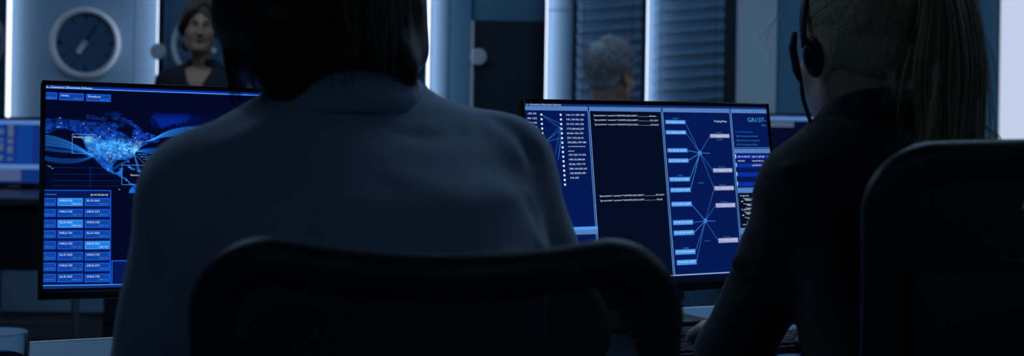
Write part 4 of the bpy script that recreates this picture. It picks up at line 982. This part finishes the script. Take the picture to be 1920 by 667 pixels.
hands = [hand_mesh(hand_frame((0.042, 0.422, 0.788), (-0.16, 1, -0.10)), -1, (0.30, 0.50, 0.4), scale=0.92), hand_mesh(hand_frame((0.226, 0.372, 0.790), (-0.12, 1, -0.12)), 1, (0.30, 0.5, 0.4), scale=0.92)]
me = mesh_np(*join_np([body_mesh(secs, sh, el, wr, hips, kn, an, toe, arm=(0.040, 0.034, 0.025)), hm] + hands))
woman = link('person', me, SK_W, None, True); woman.location = (*OW, 0); woman.rotation_euler = (0, 0, YAW)
tag(woman, 'person with a blonde ponytail and headset in a dark blazer typing at the desk', 'person')
CRS = [([(-0.205, 0.11, 0.935), (-0.170, 0.050, 0.945), (-0.125, 0.035, 0.955)], 0.010, 0.013), ([(-0.205, 0.12, 0.910), (-0.170, 0.062, 0.918), (-0.125, 0.05, 0.925)], -0.010, 0.012), ([(-0.20, 0.0, 1.03), (-0.19, -0.03, 1.0), (-0.165, -0.04, 0.98)], -0.006, 0.012),
       ([(-0.205, 0.03, 1.075), (-0.19, -0.01, 1.07), (-0.165, -0.03, 1.075)], 0.004, 0.010), ([(-0.15, -0.07, 1.04), (-0.16, -0.085, 0.96), (-0.15, -0.09, 0.88)], -0.004, 0.011)]
f = top_wear(secs, sh, el, wr, (0.056, 0.050, 0.040), 0.006, CRS, 0.008, (0.004, 22, 6), slope=[(-0.045, 0.025, 1.085), (0.035, 0.025, 1.09)])
blz = link('blazer', mesh_np(*f.mesh()), BLAZER, woman, True); tag(blz, 'dark charcoal wool blazer')
collar((-0.018, 0.036, 0), 0.060, 0.058, 1.168, 0, 0.06, BLAZER, blz, fall=0.032, flare=0.016, gap=0.6, tilt=0.0)
link('trousers', mesh_np(*legwear(hips, kn, an, PEL, r=(0.086, 0.064, 0.05))), TROUS, woman, True)
for i in (0, 1): shoe(an[i], toe[i], SHOE, woman)
HAIR_B = hair_mat('hair_blonde', (0.34, 0.26, 0.15), (0.78, 0.63, 0.40), (500, 500, 30), 0.40)
hcv = np.array(hc); Th = lambda p: hcv + HM @ (np.array(p, float) * 0.95)
f = Field(hcv - 0.17, hcv + 0.17, 0.005); f.ell(Th((0, -0.014, 0.032)), (0.0775, 0.0985, 0.0925), HM, 0.02); f.ell(Th((0, -0.046, -0.018)), (0.058, 0.046, 0.056), HM, 0.03); f.ell(Th((0, -0.098, 0.050)), (0.026, 0.022, 0.026), HM, 0.03)
f.ell(Th((0, 0.110, -0.045)), (0.085, 0.085, 0.105), HM, 0.008, True)
f.ell(Th((0, 0.02, -0.140)), (0.12, 0.12, 0.085), HM, 0.03, True)
for s in (-1, 1): f.ell(Th((s * 0.074, -0.006, -0.004)), (0.011, 0.034, 0.036), HM, 0.012)
hair = link('hair', mesh_np(*f.mesh()), HAIR_B, woman, True); tag(hair, 'blonde hair combed back to a ponytail')
# combed strands running over the head to the ponytail band
N, K = 4200, 16; q = np.random.default_rng(9); root = np.array([0, -0.100, 0.058]); rad = np.array([0.0832, 0.1052, 0.0990])
ang = q.uniform(0, 2 * math.pi, N); st = np.stack([np.cos(ang), 0.55 + 0.20 * np.sin(ang * 2 + 1), np.sin(ang)], 1)       # start ring around the face and nape
st[:, 1] = np.where(st[:, 2] < -0.1, -0.15 - 0.5 * np.abs(st[:, 2]), 0.62); st[:, 2] = np.where(st[:, 2] < -0.1, st[:, 2] * 0.55, st[:, 2]); st += q.normal(0, 0.16, st.shape); st /= np.linalg.norm(st, axis=1, keepdims=True)
en = (root - [0, -0.014, 0.032]) / rad; en /= np.linalg.norm(en); P = np.zeros((N, K, 3)); off = q.uniform(0.0, 0.028, N)
for k in range(K):
    u = k / (K - 1); d = st * (1 - u) + (en + q.normal(0, 0.0, 3)) * u; d /= np.linalg.norm(d, axis=1, keepdims=True)
    rr = rad * (1 + off[:, None] * math.sin(math.pi * min(u * 1.1, 1)) ** 0.5); p = d * rr; p[:, 2] -= 0.010 * np.sin(math.pi * u) * (st[:, 2] > 0.3); P[:, k] = p + [0, -0.014, 0.032]
P = hcv + (P * 0.95) @ HM.T
o = link('combed_strands', mesh_np(*strands(P, 0.0008, 0.0005, 3)), HAIR_B, hair, True); o['kind'] = 'stuff'
# ponytail: leaves the band outward, then hangs straight down the back
band = Th((0, -0.112, 0.062)); N, K = 3400, 26; P = np.zeros((N, K, 3)); r_ = np.sqrt(q.uniform(0, 1, N)); a = q.uniform(0, 2 * math.pi, N); a += 0.25 * np.sin(5 * a); LN = q.uniform(0.30, 0.40, N); cl = q.integers(0, 26, N); ca_ = q.uniform(0, 2 * math.pi, 26); cr_ = q.uniform(0.2, 1, 26)
ox = 0.35 * r_ * np.cos(a) + 0.65 * cr_[cl] * np.cos(ca_[cl]); oy = 0.35 * r_ * np.sin(a) + 0.65 * cr_[cl] * np.sin(ca_[cl])
for k in range(K):
    s = LN * k / (K - 1); w_ = 0.010 + 0.040 * np.minimum(s / 0.16, 1) ** 0.8 + 0.006 * np.sin(s * 14)
    back = -0.055 * (1 - np.exp(-s / 0.035)) + 0.02 * np.maximum(s - 0.1, 0); down = np.where(s < 0.05, 0.018 * np.sin(s / 0.05 * math.pi), -(s - 0.05))
    P[:, k, 0] = band[0] + 0.012 + ox * w_ + 0.02 * s + 0.002 * np.sin(s * 30 + cl); P[:, k, 1] = band[1] + back + oy * w_ * 0.75; P[:, k, 2] = band[2] + down + 0.012 * oy * (s < 0.06)
tone_i = np.array([0, 1, 0, 2, 1])[(cl * 7 + (q.uniform(0, 1, N) < 0.25)) % 5]
tail = link('ponytail', mesh_np(*strands(P, 0.0010, 0.0005, 3)), [HAIR_B, hair_mat('hair_blonde_dark', (0.14, 0.10, 0.06), (0.34, 0.25, 0.15), (500, 500, 30), 0.40), hair_mat('hair_blonde_pale', (0.62, 0.50, 0.33), (0.92, 0.80, 0.58), (500, 500, 30), 0.40)], hair, True, np.repeat(tone_i, (K - 1) * 3).astype(np.int32)); tail['kind'] = 'stuff'
MB().tube([(band[0] + 0.016 * math.cos(t_), band[1] + 0.004, band[2] + 0.016 * math.sin(t_)) for t_ in np.linspace(0, 2 * math.pi, 20)[:-1]], 0.005, 8, closed=True, ref=(0, 1, 0)).build('hair_band', M_black, hair, True)
# loose wisps
wis = []
def wisp(pts, n, jit):
    pts = np.array(pts, float); t = np.linspace(0, 1, 20); m_ = len(pts); 
    for _ in range(n):
        pp = pts + q.normal(0, jit, pts.shape) * np.linspace(0.3, 1, m_)[:, None]; c_b = np.zeros((20, 3))
        for i in range(m_): c_b += (math.comb(m_ - 1, i) * t ** i * (1 - t) ** (m_ - 1 - i))[:, None] * pp[i]
        wis.append(c_b)
wisp([Th((0.0, -0.09, 0.0)), Th((-0.035, -0.16, -0.02)), (-0.12, -0.11, 1.16), (-0.11, -0.12, 1.09), (-0.055, -0.13, 1.085)], 4, 0.006)
wisp([Th((-0.072, 0.03, 0.03)), Th((-0.090, 0.0, -0.02)), Th((-0.082, -0.01, -0.09)), Th((-0.060, 0.0, -0.16))], 16, 0.008)
wisp([Th((-0.060, -0.03, -0.02)), Th((-0.075, -0.05, -0.06)), Th((-0.055, -0.04, -0.12)), Th((-0.05, -0.03, -0.17))], 6, 0.009)
wisp([Th((-0.03, -0.08, -0.03)), Th((-0.05, -0.10, -0.07)), Th((-0.03, -0.09, -0.10))], 16, 0.012)
wisp([(-0.01, -0.15, 1.28), (0.0, -0.16, 1.20), (0.015, -0.16, 1.14), (0.018, -0.15, 1.07)], 10, 0.006)
wisp([(-0.01, -0.15, 1.25), (0.030, -0.15, 1.21), (0.020, -0.15, 1.16)], 5, 0.006); wisp([(0.0, -0.15, 1.13), (0.04, -0.14, 1.115), (0.075, -0.12, 1.09)], 8, 0.005)
wisp([(-0.06, -0.14, 1.20), (-0.075, -0.15, 1.12), (-0.095, -0.14, 1.06)], 14, 0.012)
wisp([Th((-0.075, 0.06, 0.07)), Th((-0.095, 0.08, 0.055)), Th((-0.115, 0.06, 0.02))], 3, 0.008)
for _ in range(60):
    xx = q.uniform(-0.055, 0.05); wisp([Th((xx, -0.06, 0.0)), Th((xx, -0.068, -0.03)), Th((xx + q.normal(0, 0.008), -0.062, -0.06 + q.normal(0, 0.01)))], 2, 0.003)
o = link('loose_wisps', mesh_np(*strands(np.array(wis), 0.00032, 0.0002, 3)), HAIR_B, hair, True); o['kind'] = 'stuff'
# headset
M_hs = mat('headset_plastic', (0.010, 0.015, 0.026), 0.5, noise=(40, 0.15)); ht = thing('headset', 'slim black headset with cable worn by the ponytailed woman', 'headset', (*OW, 0), YAW)
arc = [Th((-0.092 * math.cos(a), 0.016, 0.0 + 0.136 * math.sin(a))) for a in np.linspace(0.0, math.pi, 25)]
MB().tube(arc, 0.0042, 8, ref=(0, 1, 0), sx=0.7, sy=1.6).build('headband', M_hs, ht, True)
for s in (-1, 1):
    Mx = Matrix(HM.tolist()).to_4x4() @ Matrix.Rotation(R(90) * s, 4, 'Y') @ Matrix.Diagonal((1.02, 0.68, 0.85, 1.0)); Mx.translation = Vector(Th((s * 0.082, 0.006, -0.016)))
    cup = MB().lathe([(0.0001, 0.021), (0.010, 0.020), (0.016, 0.017), (0.020, 0.012), (0.020, 0.006)], 28, M=Mx).build('ear_cup', M_hs, ht, True)
    MB().lathe([(0.010, 0.0), (0.022, 0.0), (0.027, 0.004), (0.026, 0.009), (0.018, 0.011)], 28, M=Mx).build('ear_cushion', mat('ear_cushion', (0.008, 0.010, 0.014), 0.6, noise=(60, 0.2)), cup, True)
j = Th((-0.108, 0.018, -0.012)); MB().tube([Th((-0.103, 0.02, 0.022)), Th((-0.110, 0.020, 0.0)), Th((-0.110, 0.018, -0.030)), Th((-0.108, 0.016, -0.046))], [0.0040, 0.0058, 0.0058, 0.0035], 10).build('cable_joint', M_hs, ht, True)
cab = [Th((-0.108, 0.016, -0.044)), Th((-0.105, 0.018, -0.075)), Th((-0.096, 0.020, -0.108)), Th((-0.080, 0.030, -0.140)), (-0.112, 0.085, 1.075), (-0.09, 0.125, 1.03), (-0.07, 0.15, 0.95)]
MB().tube(cab, 0.0030, 8).build('cable', M_black, ht, True)

# ---------------------------------------------------------------- the standing woman by the clocks
SK_S = skin('skin_far', (0.40, 0.22, 0.14)); OS = (-1.455, 6.42)
secs = [(0.80, 0, 0.0, 0.165, 0.115), (0.90, 0, 0, 0.150, 0.105), (1.02, 0, 0, 0.135, 0.098), (1.14, 0, 0.008, 0.155, 0.108), (1.22, 0, 0.005, 0.165, 0.105), (1.27, 0, 0.0, 0.140, 0.085), (1.305, 0, -0.004, 0.085, 0.062), (1.325, 0, -0.006, 0.055, 0.052)]
sh = [(-0.150, 0, 1.235), (0.150, 0, 1.235)]; el = [(-0.195, 0.0, 0.985), (0.195, 0.0, 0.985)]; wr = [(-0.19, 0.10, 0.77), (0.19, 0.10, 0.77)]
hips = [(-0.085, 0, 0.82), (0.085, 0, 0.82)]; kn = [(-0.09, 0.02, 0.45), (0.09, 0.02, 0.45)]; an = [(-0.09, -0.01, 0.09), (0.09, -0.01, 0.09)]; toe = [(-0.10, 0.12, 0.03), (0.10, 0.12, 0.03)]
hc = (0.003, 0.030, 1.487); HM = rotm(R(14), R(-2), R(-2))
hm = head_mesh(hc, HM, 0.98, 0.005, (0, 0.0, 1.28), 0.046)
hands = [hand_mesh(hand_frame((wr[i][0], wr[i][1] + 0.012, wr[i][2] - 0.026), (0, 0.35, -1), (-(1, -1)[i], 0, 0)), (-1, 1)[i], h=0.005) for i in (0, 1)]
me = mesh_np(*join_np([body_mesh(secs, sh, el, wr, hips, kn, an, toe, 0.011, -0.010), hm] + hands))
sw = link('person', me, SK_S, None, True); sw.location = (*OS, 0); sw.rotation_euler = (0, 0, R(180))
tag(sw, 'person with tied-back fair hair in a dark jacket standing before the wall clocks', 'person')
eyes_on(hc, HM, 0.98, sw); hcv = np.array(hc); Th = lambda p: hcv + HM @ (np.array(p, float) * 0.98)
MB().tube([Th((-0.020, 0.093, -0.066)), Th((-0.008, 0.100, -0.063)), Th((0, 0.1005, -0.064)), Th((0.008, 0.100, -0.063)), Th((0.020, 0.093, -0.066))], [0.001, 0.0045, 0.0045, 0.0045, 0.001], 8).tube([Th((-0.019, 0.093, -0.067)), Th((0, 0.099, -0.072)), Th((0.019, 0.093, -0.067))], [0.001, 0.0055, 0.001], 8).build('lips', mat('lips', (0.22, 0.08, 0.075), 0.4), sw, True)
for s in (-1, 1): MB().tube([Th((s * 0.012, 0.097, 0.024)), Th((s * 0.030, 0.092, 0.030)), Th((s * 0.047, 0.076, 0.024))], [0.002, 0.003, 0.001], 6).build('eyebrow', HAIR_D, sw, True)
f = top_wear(secs, sh, el, wr, (0.056, 0.050, 0.040), 0.009, (), 0.012, (0.004, 20, 9), slope=[(-0.04, 0, 1.265), (0.04, 0, 1.265)])
f.put((-0.1, 0.02, 1.10), (0.1, 0.2, 1.4), lambda x, y, z: np.maximum(np.maximum(np.abs(x) - (z - 1.115) * 0.36, 0.045 - y), -y), 0.004, True)
f.crease([(-0.075, 0.10, 1.30), (-0.045, 0.115, 1.22), (0.0, 0.125, 1.11)], 0.008, 0.014); f.crease([(0.075, 0.10, 1.30), (0.045, 0.115, 1.22), (0.0, 0.125, 1.11)], 0.008, 0.014)
jk = link('jacket', mesh_np(*f.mesh()), mat('navy_jacket', (0.010, 0.012, 0.018), 0.85, noise=(40, 0.2), bump=(400, 0.3, 0.001)), sw, True)
link('trousers', mesh_np(*legwear(hips, kn, an, [(0.74, 0, 0, 0.165, 0.12), (0.84, 0, 0, 0.17, 0.118), (0.95, 0, 0, 0.14, 0.10)], 0.011, (0.088, 0.066, 0.055))), TROUS, sw, True)
for i in (0, 1): shoe(an[i], toe[i], SHOE, sw)
HAIR_F = hair_mat('hair_fair', (0.055, 0.040, 0.026), (0.12, 0.085, 0.05), (300, 300, 40), 0.45)
f = Field(hcv - 0.17, hcv + 0.17, 0.006); f.ell(Th((0, -0.014, 0.036)), (0.090, 0.104, 0.098), HM, 0.02); f.ell(Th((0, -0.075, -0.03)), (0.065, 0.045, 0.060), HM, 0.03)
for s in (-1, 1): f.ell(Th((s * 0.080, 0.002, -0.008)), (0.015, 0.036, 0.042), HM, 0.02)
f.ell(Th((0.055, -0.06, -0.085)), (0.030, 0.030, 0.035), HM, 0.02)
f.ell(Th((0.010, 0.100, -0.040)), (0.075, 0.085, 0.108), HM, 0.006, True); f.wobble(0.003, 60, 2)
hair = link('hair', mesh_np(*f.mesh()), HAIR_F, sw, True)
q = np.random.default_rng(21); N, K = 700, 10; ph = q.uniform(-0.2, math.pi + 0.2, N); P = np.zeros((N, K, 3))
for k in range(K):
    u = k / (K - 1); d = np.stack([np.cos(ph) * 0.9, 0.62 - 1.5 * u + 0 * ph, np.sin(ph) * (0.85 - 0.35 * u)], 1); d /= np.linalg.norm(d, axis=1, keepdims=True); P[:, k] = d * [0.0915, 0.1055, 0.0995] + [0, -0.014, 0.036]
wis = []
wisp([Th((-0.02, 0.062, 0.118)), Th((0.03, 0.112, 0.100)), Th((0.078, 0.096, 0.045)), Th((0.088, 0.030, -0.020))], 260, 0.008)
wisp([Th((-0.02, 0.062, 0.118)), Th((-0.055, 0.100, 0.092)), Th((-0.082, 0.070, 0.050)), Th((-0.088, 0.020, -0.015))], 220, 0.007)
o = link('fringe', mesh_np(*strands(np.array(wis), 0.0012, 0.0006, 3)), HAIR_F, hair, True); o['kind'] = 'stuff'
P = hcv + (P * 0.98) @ HM.T; o = link('hair_strands', mesh_np(*strands(P, 0.0012, 0.0006, 3)), HAIR_F, hair, True); o['kind'] = 'stuff'

# ---------------------------------------------------------------- the white-haired man at the far desk
OO = (0.385, 5.42); ORZ = R(-12)
secs = [(0.47, 0, -0.02, 0.18, 0.13), (0.65, 0, -0.03, 0.175, 0.125), (0.85, 0, -0.02, 0.19, 0.128), (0.98, 0, 0.0, 0.195, 0.122), (1.05, 0, 0.015, 0.16, 0.10), (1.09, 0, 0.025, 0.10, 0.075), (1.12, 0, 0.03, 0.065, 0.062)]
sh = [(-0.175, 0.02, 1.00), (0.175, 0.02, 1.00)]; el = [(-0.24, 0.10, 0.80), (0.24, 0.10, 0.80)]; wr = [(-0.15, 0.36, 0.79), (0.15, 0.36, 0.79)]
hips = [(-0.09, 0.03, 0.52), (0.09, 0.03, 0.52)]; kn = [(-0.12, 0.45, 0.53), (0.12, 0.45, 0.53)]; an = [(-0.13, 0.40, 0.10), (0.13, 0.40, 0.10)]; toe = [(-0.145, 0.54, 0.035), (0.145, 0.54, 0.035)]
hc = (-0.004, 0.045, 1.275); HM = rotm(R(-26), R(-6), R(3)); hm = head_mesh(hc, HM, 1.08, 0.006, (0, 0.02, 1.06), 0.056)
hands = [hand_mesh(hand_frame((wr[i][0], wr[i][1] + 0.03, wr[i][2]), (0.1 * (1, -1)[i], 1, -0.1)), (-1, 1)[i], h=0.005) for i in (0, 1)]
me = mesh_np(*join_np([body_mesh(secs, sh, el, wr, hips, kn, an, toe, 0.011), hm] + hands))
om = link('person', me, skin('skin_old', (0.46, 0.26, 0.19)), None, True); om.location = (*OO, 0); om.rotation_euler = (0, 0, ORZ)
tag(om, 'person with short white hair seen from behind at the far desk', 'person')
f = top_wear(secs, sh, el, wr, (0.064, 0.054, 0.043), 0.009, (), 0.008, (0.005, 20, 12))
jk = link('jacket', mesh_np(*f.mesh()), mat('grey_jacket', (0.04, 0.045, 0.055), 0.85, noise=(40, 0.2)), om, True)
collar((0, 0.03, 0), 0.066, 0.062, 1.105, 0, 0.05, mat('pale_collar', (0.30, 0.29, 0.27), 0.8), jk, fall=0.025, flare=0.006)
link('trousers', mesh_np(*legwear(hips, kn, an, PEL, 0.011)), TROUS, om, True)
for i in (0, 1): shoe(an[i], toe[i], SHOE, om)
HAIR_W = hair_mat('hair_white', (0.22, 0.23, 0.25), (0.72, 0.75, 0.78), (160, 160, 70), 0.55); hcv = np.array(hc); Th = lambda p: hcv + HM @ (np.array(p, float) * 1.08)
f = Field(hcv - 0.18, hcv + 0.18, 0.006); f.ell(Th((0, -0.014, 0.034)), (0.081, 0.102, 0.094), HM, 0.02); f.ell(Th((0, -0.045, -0.030)), (0.060, 0.046, 0.048), HM, 0.03)
f.ell(Th((0, 0.105, -0.050)), (0.085, 0.080, 0.12), HM, 0.01, True); f.ell(Th((0.085, 0.0, -0.02)), (0.022, 0.030, 0.042), HM, 0.006, True); f.ell(Th((-0.085, 0.0, -0.02)), (0.022, 0.030, 0.042), HM, 0.006, True); f.wobble(0.006, 60, 3)
hair = link('hair', mesh_np(*f.mesh()), HAIR_W, om, True)
q = np.random.default_rng(31); N, K = 2600, 7; d = q.normal(size=(N, 3)); d /= np.linalg.norm(d, axis=1, keepdims=True); d = d[(d[:, 1] < 0.45) & ~((np.abs(d[:, 0]) > 0.75) & (d[:, 2] < -0.15)) & (d[:, 2] > -0.75)]; N = len(d); P = np.zeros((N, K, 3)); cr = np.array([-0.25, -0.55, 0.80]); cr /= np.linalg.norm(cr)
tg = d - cr; tg -= d * np.sum(tg * d, 1, keepdims=True); tg /= np.linalg.norm(tg, axis=1, keepdims=True) + 1e-6; tg += q.normal(0, 0.35, tg.shape); LN = q.uniform(0.022, 0.040, N)
for k in range(K):
    s = (LN * k / (K - 1))[:, None]; P[:, k] = d * [0.079, 0.100, 0.092] + [0, -0.014, 0.034] + tg * s * 0.8 + d * (0.003 + 0.16 * s - 3.5 * s * s); 
P = hcv + (P * 1.08) @ HM.T; o = link('hair_tufts', mesh_np(*strands(P, 0.0016, 0.0005, 3)), HAIR_W, hair, True); o['kind'] = 'stuff'

# ================================================================ small things on the desk
M_glass = mat('clear_glass', (0.95, 0.97, 1.0), 0.02, trans=1.0, ior=1.46); M_water = mat('water', (0.95, 0.98, 1.0), 0.0, trans=1.0, ior=1.33)
t = thing('drinking_glass', 'clear tumbler of water standing on the long desk', 'glass', (-0.655, 1.768, 0.740))
MB().lathe([(0.0001, 0.001), (0.030, 0.001), (0.0335, 0.004), (0.0350, 0.010), (0.0375, 0.099), (0.0372, 0.1006), (0.0362, 0.1006), (0.0356, 0.099), (0.0335, 0.014), (0.030, 0.010), (0.0001, 0.009)], 64).build('tumbler', M_glass, t, True)
t2 = MB().lathe([(0.0001, 0.0095), (0.0297, 0.0105), (0.0332, 0.0145), (0.0344, 0.060), (0.0338, 0.0592), (0.0001, 0.0590)], 64).build('water', M_water, t, True)
kx, ky = 0.10, 0.500; loc = row(kx, ky); t = thing('keyboard', 'slim dark keyboard under the hands of the ponytailed woman', 'keyboard', (loc[0], loc[1], 0.740), YAW + R(2))
M_kb = mat('keyboard_shell', (0.010, 0.012, 0.016), 0.4, noise=(40, 0.2)); M_key = mat('keycap', (0.02, 0.024, 0.032), 0.45, noise=(40, 0.2))
MB().rbox((0, 0, 0.006), (0.36, 0.125, 0.012), 0.004, 2).build('shell', M_kb, t, 'auto')
k0 = None
for r_i in range(5):
    for c_i in range(18):
        if r_i == 0 and 4 <= c_i <= 8: continue
        if k0 is None: o = k0 = MB().rbox((0, 0, 0), (0.0160, 0.0180, 0.006), 0.002, 1).build('key', M_key, t)
        else: o = k0.copy(); COL.objects.link(o); o.parent = t
        o.location = (-0.1615 + 0.019 * c_i, -0.046 + 0.0225 * r_i, 0.0145)
MB().rbox((-0.1615 + 0.019 * 6, -0.046, 0.0145), (0.093, 0.018, 0.006), 0.002, 1).build('space_bar', M_key, t)
loc = row(0.045, 0.655); t = thing('phone', 'slim black phone lying on the desk beyond the typing hand', 'phone', (loc[0], loc[1], 0.740), YAW - R(5))
MB().rbox((0, 0, 0.0045), (0.145, 0.070, 0.009), 0.004, 3).build('case', M_black, t, 'auto'); MB().rbox((0, 0, 0.0092), (0.138, 0.064, 0.0008), 0.0003, 1).build('glass_front', M_blackgl, t)
